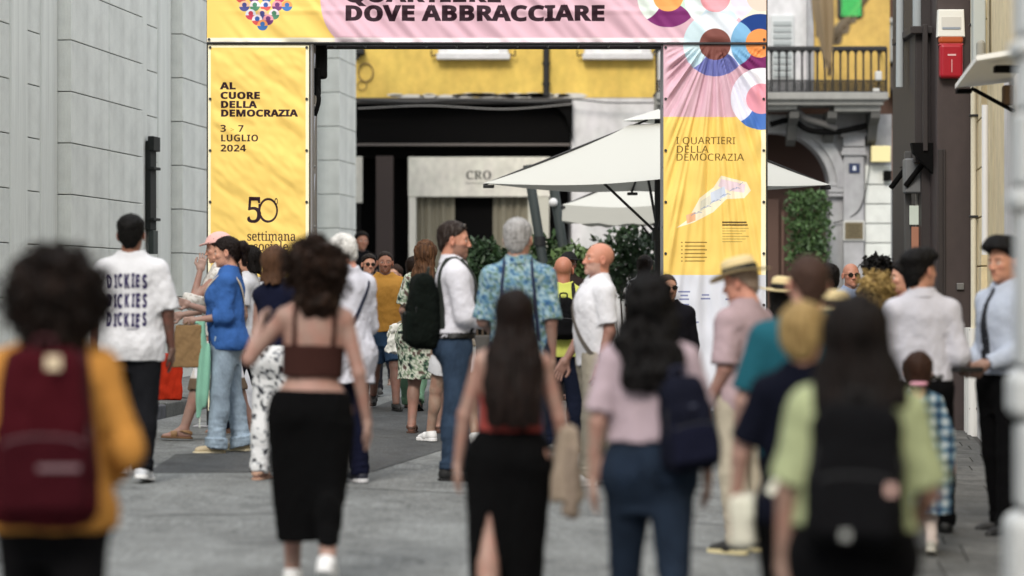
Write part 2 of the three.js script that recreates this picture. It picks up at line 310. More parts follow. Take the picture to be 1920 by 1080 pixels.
function legD(J, s, x, y, z, g = 0, gk = g, ga = g) {
  const L = J.legs[s], k = 0.55 + 0.45 * J.w;
  let d = smin(cone(x, y, z, L.hip, L.knee, (J.fem ? 0.098 : 0.094) * k * J.hips + g, 0.060 * k + gk), cone(x, y, z, L.knee, L.ank, 0.058 * k + gk, 0.038 * k + ga), 0.02);
  const cx = mix(L.knee.x, L.ank.x, 0.32), cy = mix(L.knee.y, L.ank.y, 0.32), cz = mix(L.knee.z, L.ank.z, 0.32) - 0.018;
  return smin(d, len3(x - cx, (y - cy) * 0.55, z - cz) - (0.052 * k + gk * 0.9), 0.03);
}
const fA = V(), fB = V(), fC = V();
function footD3(J, s, x, y, z) {
  const L = J.legs[s]; fA.set(0, -0.045, -0.035).applyQuaternion(L.fq).add(L.ank); fB.set(0, -0.058, 0.10).applyQuaternion(L.fq).add(L.ank); fC.set(0.0, -0.066, 0.165).applyQuaternion(L.fq).add(L.ank);
  return Math.min(smin(cone(x, y, z, L.ank, fB, 0.036, 0.026), cone(x, y, z, fA, fB, 0.034, 0.027), 0.02), cone(x, y, z, fB, fC, 0.026, 0.016));
}
function bodyField(J, o) {
  const bust = J.fem ? (o.bust ?? 1) : 0, bare = !o.shoes || o.shoes.type === 'sandal';
  return (x, y, z) => {
    let d = torsoD(J, x, y, z);
    if (bust) { J.local(x, y, z, lp); d = smin(d, len3(Math.abs(lp.x) - 0.07, lp.y - 1.26, lp.z - 0.075) - 0.052 * bust, 0.04); }
    J.local(x, y, z, lp); d = smin(d, len3(Math.abs(lp.x) - 0.072, lp.y - 0.90, lp.z + 0.058) - 0.078, 0.04); // seat
    for (const s of ['l', 'r']) { d = smin(d, bare ? smin(legD(J, s, x, y, z), footD3(J, s, x, y, z), 0.02) : legD(J, s, x, y, z), 0.03); d = smin(d, armD(J, s, x, y, z), 0.022); }
    return d;
  };
}
// ------------------------------------------------------------------ garments (fields round the same rig)
function drapeProfile(J, t, straight) { // hangs from the chest: never narrower than a share of the chest below it
  const o = [0, 0, 0], c = [0, 0, 0]; J.prof(1.30, c); const c0 = [...c];
  return (y, out) => { J.prof(y, o); out[0] = o[0]; out[1] = o[1]; out[2] = o[2]; if (y < 1.32) { const k = straight * smooth(1.34, 1.15, y); out[0] = Math.max(o[0], mix(o[0], c0[0] * 1.02, k)); out[1] = Math.max(o[1], mix(o[1], c0[1] * 1.02, k)); } };
}
function folds(x, y, z, a, seed = 0) { return a * (0.6 * N3(x * 5 + seed, y * 3.2, z * 5) + 0.28 * N3b(x * 13 + y * 7, y * 9 - x * 5 + seed, z * 12) + 0.12 * N3(x * 34 + y * 14, y * 30 + seed, z * 30)); }
function topField(J, o) {
  const t = { loose: 0.014, straight: 0.6, hem: 0.90, sleeve: 0.5, sleeveLoose: 0.022, neck: 1.512, neckR: 0.072, wrinkle: 0.008, flare: 0, ...o }, prof = drapeProfile(J, t.loose, t.straight), seed = J.seed;
  return (x, y, z) => {
    J.local(x, y, z, lp); const X = lp.x, Y = lp.y, Z = lp.z;
    const g = t.loose + t.flare * smooth(1.2, 0.85, Y);
    let d = smin(section(prof, X, Y, Z, t.hem - 0.4, 1.60, g), shoulders(J, X, Y, Z, t.loose * 0.75), 0.045);
    if (J.fem) d = smin(d, len3(Math.abs(X) - 0.07, Y - 1.26, Z - 0.075) - 0.052 - t.loose, 0.05);
    if (t.hem < 0.95) d = smin(d, len3(Math.abs(X) - 0.072, Y - 0.90, Z + 0.058) - 0.078 - g, 0.05);
    if (t.hem < 0.84) for (const s of ['l', 'r']) d = smin(d, legD(J, s, x, y, z, g), 0.06);
    if (t.sleeve > 0) for (const s of ['l', 'r']) {
      const A = J.arms[s], sl = t.sleeveLoose, up = cone(x, y, z, A.sh, A.el, 0.056 * (J.fem ? 0.88 : 1) + sl * 0.6, 0.044 * (J.fem ? 0.88 : 1) + sl);
      let a = up;
      if (t.sleeve > 1) a = smin(up, cone(x, y, z, A.el, A.wr, 0.044 * (J.fem ? 0.88 : 1) + sl, 0.030 + sl * 0.6), 0.02);
      if (t.sleeve <= 1) { const k = ((x - A.sh.x) * (A.el.x - A.sh.x) + (y - A.sh.y) * (A.el.y - A.sh.y) + (z - A.sh.z) * (A.el.z - A.sh.z)) / 0.285; a = Math.max(a, k - t.sleeve * 0.285); }
      else { const k = ((x - A.el.x) * (A.wr.x - A.el.x) + (y - A.el.y) * (A.wr.y - A.el.y) + (z - A.el.z) * (A.wr.z - A.el.z)) / 0.25; a = Math.max(a, k - (t.sleeve - 1) * 0.25); }
      d = smin(d, a, 0.025);
    }
    if (Math.abs(d) < 0.06) d += folds(x, y, z, t.wrinkle * (0.22 + 0.78 * smooth(1.46, 1.33, Y)), seed);
    d = Math.max(d, t.hem - Y + 0.008 * N3(X * 6, 3 + seed, Z * 6));
    if (t.strap) { // a top held by thin straps or cut low
      const lim = t.strapTop ?? 1.30; const inStrap = Math.abs(Math.abs(X) - t.strap) - 0.012; d = Math.max(d, Math.min(Y - lim - (Z > 0 ? 0.02 : -0.0), inStrap));
    } else { d = Math.max(d, Y - (t.neck + Math.abs(X) * 0.25 - (Z > 0 ? Z * 0.45 : 0)) - (t.sleeve > 0 ? 0 : 0)); if (t.armhole) { const A = Math.abs(X) - t.armhole; d = Math.max(d, Math.min(A, -(Y - 1.24))); } }
    return d;
  };
}
function trouserField(J, o) {
  const t = { loose: 0.012, knee: 0.016, ankle: 0.018, waist: 1.02, hem: 1, wrinkle: 0.006, ...o }, seed = J.seed + 7;
  return (x, y, z) => {
    J.local(x, y, z, lp); const X = lp.x, Y = lp.y, Z = lp.z;
    let d = section(J.prof, X, Y, Z, 0.725, 1.2, t.loose);
    d = smin(d, len3(Math.abs(X) - 0.072, Y - 0.90, Z + 0.058) - 0.078 - t.loose, 0.04);
    for (const s of ['l', 'r']) {
      const L = J.legs[s]; let l = legD(J, s, x, y, z, t.loose, t.knee, t.ankle);
      if (t.hem < 1) { const k = ((x - L.hip.x) * (L.knee.x - L.hip.x) + (y - L.hip.y) * (L.knee.y - L.hip.y) + (z - L.hip.z) * (L.knee.z - L.hip.z)) / 0.415; l = Math.max(l, k - t.hem * 0.415); }
      else { const e = V0c.copy(L.ank).sub(L.knee), k = ((x - L.knee.x) * e.x + (y - L.knee.y) * e.y + (z - L.knee.z) * e.z) / 0.40; const lim = 0.40 * (t.hem - 1 || 1) + (t.stack ?? 0.03); if (k > 0.36) { const ex = x - (L.ank.x), ez = z - L.ank.z; l = smin(l, len3(ex, 0, ez + 0.0) - (0.038 + t.ankle + (t.flare ?? 0)), 0.03); } l = Math.max(l, k - lim); }
      d = smin(d, l, 0.040);
    }
    if (Math.abs(d) < 0.05) d += folds(x, y, z, t.wrinkle, seed) + (t.hem >= 1 ? 0.004 * N3(x * 8, y * 26, z * 8 + seed) * smooth(0.5, 0.1, y) : 0);
    return Math.max(d, Y - t.waist);
  };
}
const V0c = V();
function skirtField(J, o) {
  const t = { waist: 1.02, hem: 0.25, hemX: 0.135, hemZ: 0.12, loose: 0.008, wrinkle: 0.006, pleat: 0, ...o }, seed = J.seed + 3;
  const prof = profile([[t.hem - 0.05, t.hemX, t.hemZ, 0.0], [mix(t.hem, 0.9, 0.5), mix(t.hemX, 0.178 * J.w * J.hips, 0.6), mix(t.hemZ, 0.115, 0.55), -0.006], [0.84, 0.172 * J.w * J.hips, 0.112 * J.w, -0.018], [0.91, 0.180 * J.w * J.hips, 0.119 * J.w, -0.022], [0.98, 0.170 * J.w * J.hips, 0.112 * J.w, -0.014], [1.02, 0.158 * J.w * (0.4 + 0.6 * J.hips), 0.105 * J.w, -0.008], [1.07, 0.138 * J.w, 0.095 * J.w, 0], [1.14, 0.127 * J.w, 0.090 * J.w, 0.004]]);
  return (x, y, z) => {
    J.local(x, y, z, lp); const X = lp.x, Y = lp.y, Z = lp.z, py = y - J.drop;
    let d = section(prof, X, Y > 0.9 ? Y : py, Z, t.hem - 0.3, 1.3, t.loose);
    d = smin(d, len3(Math.abs(X) - 0.072, Y - 0.90, Z + 0.058) - 0.078 - t.loose, 0.05);
    for (const s of ['l', 'r']) d = smin(d, Math.max(legD(J, s, x, y, z, t.loose + 0.004), py - 0.85), 0.06);
    if (Math.abs(d) < 0.06) { d += folds(x, y * 0.6, z, t.wrinkle, seed); if (t.pleat) d += t.pleat * Math.sin(Math.atan2(X, Z) * 14 + N3(x * 3, y, z * 3) * 2) * smooth(1, 0.6, py); }
    d = Math.max(d, Y - t.waist, t.hem - py + 0.01 * N3(x * 7, seed, z * 7));
    if (t.slit) d = Math.max(d, -Math.max(Math.abs(X - t.slit[0]) - 0.006 - (t.slit[1] - py) * 0.2, py - t.slit[1], -Z * t.slit[2]));
    return d;
  };
}
// ------------------------------------------------------------------ hair, in the head's frame
function hairlineZ(y) { return y < 0.05 ? -0.075 : y < 0.085 ? mix(-0.075, -0.045, (y - 0.05) / 0.035) : y < 0.12 ? mix(-0.045, 0.002, (y - 0.085) / 0.035) : y < 0.15 ? mix(0.002, 0.040, (y - 0.12) / 0.03) : y < 0.178 ? mix(0.040, 0.066, (y - 0.15) / 0.028) : 0.066 + (y - 0.178) * 3; }
function hairField(h, J) {
  const top = h.top ?? 0.022, side = h.side ?? 0.009, st = h.strand ?? 0.0035, line = h.line ?? -0.009;
  const cap = (x, y, z) => {
    const k = smooth(0.13, 0.20, y), t = mix(side, top, k) + (h.quiff ?? 0) * smooth(0.16, 0.2, y) * smooth(0.0, 0.06, z);
    let d = smin(ell(x, y - 0.139, z + 0.016, 0.076, 0.087, 0.097), ell(x, y - 0.08, z + 0.045, 0.058, 0.06, 0.055), 0.03) - t;
    d = Math.max(d, (z - hairlineZ(y + line)) * 0.8);
    if (!h.coverEars) d = Math.max(d, -ell(Math.abs(x) - 0.085, y - 0.098, z + 0.002, 0.022, 0.036, 0.024));
    if (h.crownBald) d = Math.max(d, y - 0.165 + Math.abs(x) * 0.1 - (z < -0.03 ? 0.02 : 0));
    return d + st * N3(x * 95, y * 38, z * 95) + st * 0.8 * N3b(x * 30, y * 14, z * 30);
  };
  if (h.style === 'short') return [cap, [-0.13, 0.0, -0.16], [0.13, 0.30, 0.14]];
  if (h.style === 'afro') {
    const r = h.r ?? [0.175, 0.165, 0.165], c = h.c ?? [0, 0.125, -0.035];
    return [(x, y, z) => { let d = ell(x - c[0], y - c[1], z - c[2], ...r) + 0.036 * N3(x * 9, y * 9, z * 9) + 0.018 * N3b(x * 26, y * 26, z * 26); if (h.low) d = smin(d, ell(x, y - c[1] + h.low, z + 0.07, r[0] * 0.8, r[1] * 0.8, r[2] * 0.62) + 0.022 * N3(x * 12, y * 12, z * 12), 0.05); return Math.max(d, -(ell(x, y - 0.085, z - 0.115, 0.072, 0.085, 0.1))); }, [-0.25, -0.26, -0.27], [0.25, 0.34, 0.18]];
  }
  const fall = h.fall; // rows [y, half width, half depth, centre z]
  if (!fall) return [cap, [-0.13, 0.0, -0.16], [0.13, 0.30, 0.14]];
  const tab = fall.slice().sort((a, b) => a[0] - b[0]), prof = profile(tab), y0 = tab[0][0], y1 = tab[tab.length - 1][0], wave = h.wave ?? 0, off = h.off ?? 0;
  return [(x, y, z) => {
    let d = Math.max(ell(x, y - 0.139, z + 0.016, 0.078, 0.089, 0.099) - top, (z - hairlineZ(y + line) - 0.01) * 0.8);
    const sx = x + off * smooth(0.1, -0.3, y) + wave * Math.sin(y * 34 + z * 8) * smooth(0.12, -0.05, y);
    const end = y0 + 0.03 + 0.022 * N3(x * 22, 7, z * 9);
    const ff = Math.max(section(prof, sx, y, z, y0 - 0.2, y1, 0), end - y);
    d = smin(d, ff, 0.03);
    if (h.face !== false) d = Math.max(d, -ell(x, y - 0.075, z - 0.095, 0.062, 0.10, 0.085));
    const s = st * N3(sx * 95, y * (wave ? 10 : 3.5), z * 95) + st * 1.6 * N3b(sx * 34, y * (wave ? 9 : 1.6), z * 34) + wave * 0.8 * N3(x * 12, y * 12, z * 12);
    return d + s;
  }, [-0.22, y0 - 0.03, -0.24], [0.22, 0.28, 0.16]];
}
function curls(o, h, count, seed) { // loose ringlets round an afro
  const rr = mulberry(seed), r = h.r ?? [0.175, 0.165, 0.165], c = h.c ?? [0, 0.125, -0.035], list = [];
  for (let i = 0; i < count; i++) {
    const u = rr() * 2 - 1, a = rr() * 2 * Math.PI, q = Math.sqrt(1 - u * u), n = V(q * Math.cos(a), u, q * Math.sin(a));
    if (n.z > 0.45 && n.y < 0.35) continue;
    if (n.y < -0.75) continue;
    const p = V(c[0] + n.x * r[0], c[1] + n.y * r[1], c[2] + n.z * r[2]), t = V(rr() - 0.5, rr() - 0.5, rr() - 0.5).cross(n).normalize(), b = t.clone().cross(n);
    const L = 0.025 + rr() * rr() * 0.075, cr = 0.007 + rr() * 0.011, turns = 1.2 + rr() * 1.2, pts = [];
    for (let k = 0; k <= 10; k++) { const s = k / 10, g = s * turns * 2 * Math.PI; pts.push(p.clone().addScaledVector(n, s * L - 0.012).addScaledVector(t, Math.cos(g) * cr).addScaledVector(b, Math.sin(g) * cr).add(V(0, -s * s * 0.02, 0))); }
    list.push(new THREE.TubeGeometry(new THREE.CatmullRomCurve3(pts), 12, 0.0032 + rr() * 0.0022, 3));
  }
  return merge(list);
}
// ------------------------------------------------------------------ shoes (ankle at the origin, sole at y = -0.085, toes towards +z)
function shoeSet(kind) {
  const A = V(0, -0.044, -0.028), B = V(0, -0.042, 0.055), C = V(0.004, -0.060, 0.148), open = kind === 'sandal';
  const tall = kind === 'sneaker' ? 0.004 : -0.012;
  const up = (x, y, z) => { let d = smin(cone(x, y, z, A, B, 0.043, 0.043), cone(x, y, z, B, C, 0.043, kind === 'loafer' ? 0.026 : 0.032), 0.02); d = smin(d, len3(x, (y + 0.012) * 0.8, z + 0.012) - 0.047, 0.02); d = Math.max(d, -(y + 0.074), y - tall + z * 0.12);
    if (open) { const shell = Math.abs(d + 0.004) - 0.004; d = Math.max(shell, Math.min(Math.abs(z - 0.085) - 0.026, Math.abs(y + 0.02 - z * 0.25) - 0.012)); } return d; };
  const hS = kind === 'sneaker' ? 0.014 : 0.008;
  const sole = (x, y, z) => { const t = clamp((z + 0.032) / 0.182), d2 = Math.sqrt((x - 0.004 * t) ** 2 + (z + 0.032 - t * 0.182) ** 2) - mix(0.043, 0.040, t) + 0.004 * Math.sin(clamp((z) / 0.1) * Math.PI); return Math.max(d2, Math.abs(y + 0.085 - hS) - hS); };
  return { upper: nets(up, [-0.08, -0.1, -0.12], [0.08, 0.05, 0.22], 0.0065), sole: nets(sole, [-0.08, -0.1, -0.12], [0.08, -0.03, 0.22], 0.006) };
}
const SHOES = { sneaker: shoeSet('sneaker'), loafer: shoeSet('loafer'), sandal: shoeSet('sandal') };
const skinMat = std('#ffffff', 0.58, { vertexColors: true }), clothMat = new THREE.MeshPhysicalMaterial({ color: 0xffffff, roughness: 0.95, specularIntensity: 0.18, vertexColors: true }), hairMat = new THREE.MeshPhysicalMaterial({ color: 0xffffff, roughness: 0.6, specularIntensity: 0.25, vertexColors: true }), satinMat = std('#ffffff', 0.6, { vertexColors: true });
const matCache = {}; const flat = (c, r = 0.85) => matCache[c + r] ??= std(c, r);

const weave = (c, k = 0.06) => (x, y, z) => cmul(c, 1 + k * 0.7 * N3(x * 70, y * 70, z * 70) + k * 0.4 * N3b(x * 9, y * 9, z * 9));
const denim = (c) => (x, y, z) => cmul(dull(c), 1 + 0.16 * N3(x * 60, y * 24, z * 60) + 0.22 * N3b(x * 7, y * 5, z * 7));
const spots = (cols, f, seed = 0) => (x, y, z) => { const a = N3(x * f + seed, y * f, z * f), b = N3b(x * f * 1.7, y * f * 1.7 + seed, z * f * 1.7), k = a * 0.62 + b * 0.38; const i = clamp((k + 0.62) / 1.24, 0, 0.999) * cols.length; return dull(cols[Math.floor(i)]); };
const dull = c => { const l = 0.3 * c[0] + 0.6 * c[1] + 0.1 * c[2]; return cmul(cmix(c, [l, l, l], 0.16), 0.92); };
const colorOf = c => typeof c === 'function' ? c : weave(dull(lin(c)));

let personSeed = 1;
const PEOPLE = {};
function person(key, o) {
  // place: head column px, crown row top, and either the row of the soles (foot) or a distance d
  const J0 = o, fx = o.fx ?? o.px, d = o.d ?? footD(fx, o.foot), X = wx(fx, d), gy = G(X, d) + (o.raise ?? 0);
  const h = o.h ?? (wy(o.top, d) - gy), cell = o.cell ?? (d > 24 ? 0.021 : d > 15 ? 0.0145 : 0.016), hc = d > 24 ? 0.0085 : 0.0056;
  const J = rig(o); J.seed = personSeed++ * 3.7; const s = h / 1.748;
  const root = thing('person', o.label, 'person', [X, gy, -d], R(o.yaw), o.group); root.scale.setScalar(s);
  const P = { J, root, s, d, o, h };
  // body: torso and limbs, head and hands joined into one mesh
  const skin = cmul(dull(dull(lin(o.skin ??= '#c08a6c'))), 0.72), ruddy = cmix(skin, lin('#a8503e'), 0.18), sk = (x, y, z) => cmul(cmix(skin, ruddy, clamp(0.4 + 0.9 * N3(x * 9 + 3, y * 9, z * 9))), 1 + 0.07 * N3(x * 22, y * 22, z * 22) + 0.05 * N3b(x * 80, y * 80, z * 80));
  const geos = [nets(bodyField(J, o), J.lo, J.hi, cell, sk)];
  const hm = new THREE.Matrix4().compose(J.head, J.headQ, V(1, 1, 1)); P.hm = hm;
  const HS = o.headScale ?? 1.04, hs = new THREE.Matrix4().makeScale(HS, HS, HS); hm.multiply(hs);
  geos.push(nets(headField(o), [-0.11, -0.13, -0.13], [0.11, 0.24, 0.14], hc, headColor(o)).applyMatrix4(hm));
  for (const sd of ['l', 'r']) {
    const A = J.arms[sd], dir = A.wr.clone().sub(A.el).normalize(), sg = sd === 'l' ? 1 : -1;
    let inward = V(-sg, 0, 0).applyAxisAngle(V(0, 1, 0), R(A.roll) * sg); inward.addScaledVector(dir, -inward.dot(dir)).normalize();
    const yv = dir.clone().negate(), xv = sd === 'l' ? inward.clone() : inward.clone().negate(), zv = xv.clone().cross(yv);
    const k = J.fem ? 0.92 : 1.02, m = new THREE.Matrix4().makeBasis(xv, yv, zv).scale(V(k, k, k)).setPosition(A.wr);
    geos.push(paint(HANDS[(A.grip ? 'grip' : 'relaxed') + (sd === 'r' ? '_r' : '')].clone(), skin).applyMatrix4(m));
    A.palm = A.wr.clone().addScaledVector(dir, 0.085 * k); A.dir = dir;
  }
  P.body = part('body', merge(geos), skinMat, root);
  // hair
  if (o.hair) {
    const hcv = lin(o.hair.color), hc2 = o.hair.color2 ? lin(o.hair.color2) : null;
    const hairCol = (x, y, z) => { const t = N3(x * 70, y * (o.hair.fall ? 6 : 40), z * 70); let c = cmul(hcv, 1 + 0.3 * t); if (hc2) c = cmix(c, hc2, clamp(0.5 + 0.5 * N3b(x * 40, y * 5, z * 40) + (o.hair.mixBias ?? 0))); return c; };
    if (o.hair.style !== 'bald') {
      const [f, lo, hi] = hairField(o.hair, J); const gs = [nets(f, lo, hi, o.hair.cell ?? (d > 24 ? 0.011 : o.hair.fall || o.hair.style === 'afro' ? 0.0085 : 0.0066), hairCol)];
      if (o.hair.curls) { const c = curls(o, o.hair, o.hair.curls, 11 + personSeed); const n = c.attributes.position, a = new Float32Array(n.count * 3); for (let i = 0; i < n.count; i++) { const q = hairCol(n.getX(i), n.getY(i), n.getZ(i)); a.set(q, 3 * i); } c.setAttribute('color', new THREE.BufferAttribute(a, 3)); gs.push(c); }
      if (o.hair.extra) gs.push(...o.hair.extra().map(g => paint(g, hcv)));
      part('hair', merge(gs).applyMatrix4(hm), hairMat, root);
    }
  }
  // clothes
  if (o.bottom) { const b = o.bottom, f = b.type === 'skirt' ? skirtField(J, b) : trouserField(J, b); P.bottomF = f; P.bottom = part(b.name ?? (b.type === 'skirt' ? 'skirt' : 'trousers'), nets(f, J.lo, J.hi, b.cell ?? cell, colorOf(b.color)), b.satin ? satinMat : clothMat, root); }
  if (o.topw) {
    const t = o.topw, f = topField(J, t); P.topF = f; P.bareTop = topField(J, { ...t, sleeve: 0, wrinkle: 0.002, hem: Math.min(t.hem ?? 0.9, 0.9) });
    P.top = part(t.name ?? 'shirt', nets(f, J.lo, J.hi, t.cell ?? cell, colorOf(t.color)), clothMat, root);
    if (t.collar) {
      const w = J.fem ? 0.050 : 0.062, cf = (x, y, z) => { J.local(x, y, z, lp); const X = lp.x, Y = lp.y, Z = lp.z + 0.018; const r = Math.sqrt(X * X + Z * Z * 1.05); const flare = (1.53 - Y) * 0.35; return Math.max(Math.abs(r - w - 0.014 - flare) - 0.006, Math.abs(Y - 1.506 + (Z > 0 ? Z * 0.55 : 0)) - 0.030, Z > 0.04 ? 0.012 - Math.abs(X) + (1.53 - Y) * 0.1 : -1); };
      const c0 = J.T(V(0, 1.5, -0.018)); part('collar', nets(cf, [c0.x - 0.13, c0.y - 0.10, c0.z - 0.13], [c0.x + 0.13, c0.y + 0.08, c0.z + 0.14], 0.0066, colorOf(t.collarColor ?? t.color)), clothMat, root);
    }
  }
  for (const L of o.layers ?? []) { const f = L.kind === 'skirt' ? skirtField(J, L) : L.kind === 'trousers' ? trouserField(J, L) : topField(J, L); part(L.name, nets(f, J.lo, J.hi, cell, colorOf(L.color)), clothMat, root); }
  if (o.shoes) for (const sd of ['l', 'r']) {
    const L = J.legs[sd], S = SHOES[o.shoes.type], q = part('shoe', S.upper, flat(o.shoes.color, 0.6), root); q.position.copy(L.ank); q.quaternion.copy(L.fq);
    part('sole', S.sole, flat(o.shoes.sole ?? o.shoes.color, 0.8), q);
  }
  P.headPart = (name, geo, m) => part(name, geo.applyMatrix4(hm), m, root);
  if (o.glasses) sunglasses(P, o.glasses);
  if (o.hat) hat(P, o.hat);
  PEOPLE[key] = P; return P;
}
function sunglasses(P, g) { // up: pushed onto the hair
  const m = flat('#0b0b0d', 0.25), up = g.up, y = up ? 0.205 : 0.114, z = up ? 0.060 : 0.094, l = [];
  for (const s of [-1, 1]) { const c = new THREE.CylinderGeometry(0.024, 0.024, 0.004, 14); c.rotateX(Math.PI / 2).scale(1.05, 0.82, 1).translate(s * 0.032, y, z); if (up) c.rotateX(0); l.push(c); l.push(bar(V(s * 0.057, y + 0.008, z - 0.003), V(s * 0.083, y - (up ? 0.06 : 0.0), z - 0.10), 0.0022, 5)); }
  l.push(bar(V(-0.012, y + 0.006, z), V(0.012, y + 0.006, z), 0.002, 5)); P.headPart('sunglasses', merge(l), m);
}
function hat(P, h) {
  if (h.type === 'straw') {
    const brim = [], n = 40, pos = [], idx = [];
    const prof = [[0.086, 0.166], [0.088, 0.215], [0.080, 0.245], [0.055, 0.258], [0.0, 0.256]]; // crown lathe
    const crown = new THREE.LatheGeometry(prof.map(([r, y]) => new THREE.Vector2(r, y)), 32); crown.scale(1.0, 1, 1.16).translate(0, 0, -0.012);
    const br = new THREE.LatheGeometry([[0.084, 0.172], [0.12, 0.166], [0.155, 0.160], [0.168, 0.164], [0.166, 0.158], [0.12, 0.160], [0.084, 0.166]].map(([r, y]) => new THREE.Vector2(r, y)), 40);
    br.scale(1, 1, 1.1).translate(0, 0, -0.012); const p = br.attributes.position; for (let i = 0; i < p.count; i++) p.setY(i, p.getY(i) - 0.012 * Math.cos(2 * Math.atan2(p.getX(i), p.getZ(i))) * smooth(0.09, 0.16, Math.hypot(p.getX(i), p.getZ(i)))); br.computeVertexNormals();
    const g = P.headPart('straw_hat', merge([crown, br]), h.mat);
    const band = new THREE.LatheGeometry([[0.0885, 0.172], [0.0905, 0.203], [0.088, 0.204]].map(([r, y]) => new THREE.Vector2(r, y)), 32); band.scale(1, 1, 1.16).translate(0, 0, -0.012); band.applyMatrix4(P.hm); part('hat_band', band, flat('#0c0b0b', 0.7), g);
    if (h.bow) { const b = merge([rbox(0.012, 0.05, 0.03, 0.005, -0.091, 0.192, -0.04), rbox(0.012, 0.03, 0.045, 0.005, -0.093, 0.19, -0.075)]).applyMatrix4(P.hm); part('hat_bow', b, flat('#0c0b0b', 0.7), g); }
  } else {
    const f = (x, y, z) => { let d = ell(x, y - 0.139, z + 0.016, 0.076, 0.087, 0.097) - 0.020; d = Math.max(d, 0.158 - y); const vz = Math.sqrt(x * x * 0.9 + (z - 0.03) * (z - 0.03)) - 0.115; return Math.min(d, Math.max(vz, Math.abs(y - 0.166 + (z - 0.08) * 0.12) - 0.006, 0.06 - z)); };
    P.headPart('cap', nets(f, [-0.14, 0.12, -0.16], [0.14, 0.29, 0.2], 0.006), flat(h.color, 0.9));
  }
}
// ------------------------------------------------------------------ bags
function bagGroup(P, name, label, category, group) { const b = thing(name, label, category, P.root.position.toArray(), 0, group); b.rotation.copy(P.root.rotation); b.scale.copy(P.root.scale); return b; }
function loopOn(f, c, n1, n2, count, off, a0 = 0, a1 = 2 * Math.PI) {
  const pts = [], nor = [], closed = a1 - a0 > 6.28, e = 0.006;
  for (let i = 0; i < count; i++) {
    const a = a0 + (a1 - a0) * i / (closed ? count : count - 1), dir = n1.clone().multiplyScalar(Math.cos(a)).addScaledVector(n2, Math.sin(a));
    let r = 0.62; for (let k = 0; k < 60; k++) { const q = f(c.x + dir.x * r, c.y + dir.y * r, c.z + dir.z * r); if (q < 0.0015) break; r -= Math.max(0.003, q * 0.7); if (r < 0.02) break; }
    const p = c.clone().addScaledVector(dir, r + off); pts.push(p);
    const n = V(f(p.x + e, p.y, p.z) - f(p.x - e, p.y, p.z), f(p.x, p.y + e, p.z) - f(p.x, p.y - e, p.z), f(p.x, p.y, p.z + e) - f(p.x, p.y, p.z - e)); n.addScaledVector(dir, -0 + 1e-5).normalize(); nor.push(n);
  }
  // smooth so that the strap spans hollows
  for (let it = 0; it < 3; it++) { const q = pts.map(p => p.clone()); for (let i = 0; i < pts.length; i++) { if (!closed && (i === 0 || i === pts.length - 1)) continue; pts[i].copy(q[i]).multiplyScalar(0.5).addScaledVector(q[(i - 1 + pts.length) % pts.length], 0.25).addScaledVector(q[(i + 1) % pts.length], 0.25); } }
  return { pts, nor, closed };
}
function strapOn(P, parent, c, n1, n2, w, m, o = {}) {
  const L = loopOn(o.field ?? P.bareTop, P.J.T(c), n1.clone().normalize().applyQuaternion(P.J.tq), n2.clone().normalize().applyQuaternion(P.J.tq), o.n ?? 44, o.off ?? 0.004, o.a0, o.a1);
  return part(o.name ?? 'strap', ribbon(L.pts, L.nor, w, o.t ?? 0.004, L.closed), m, parent);
}
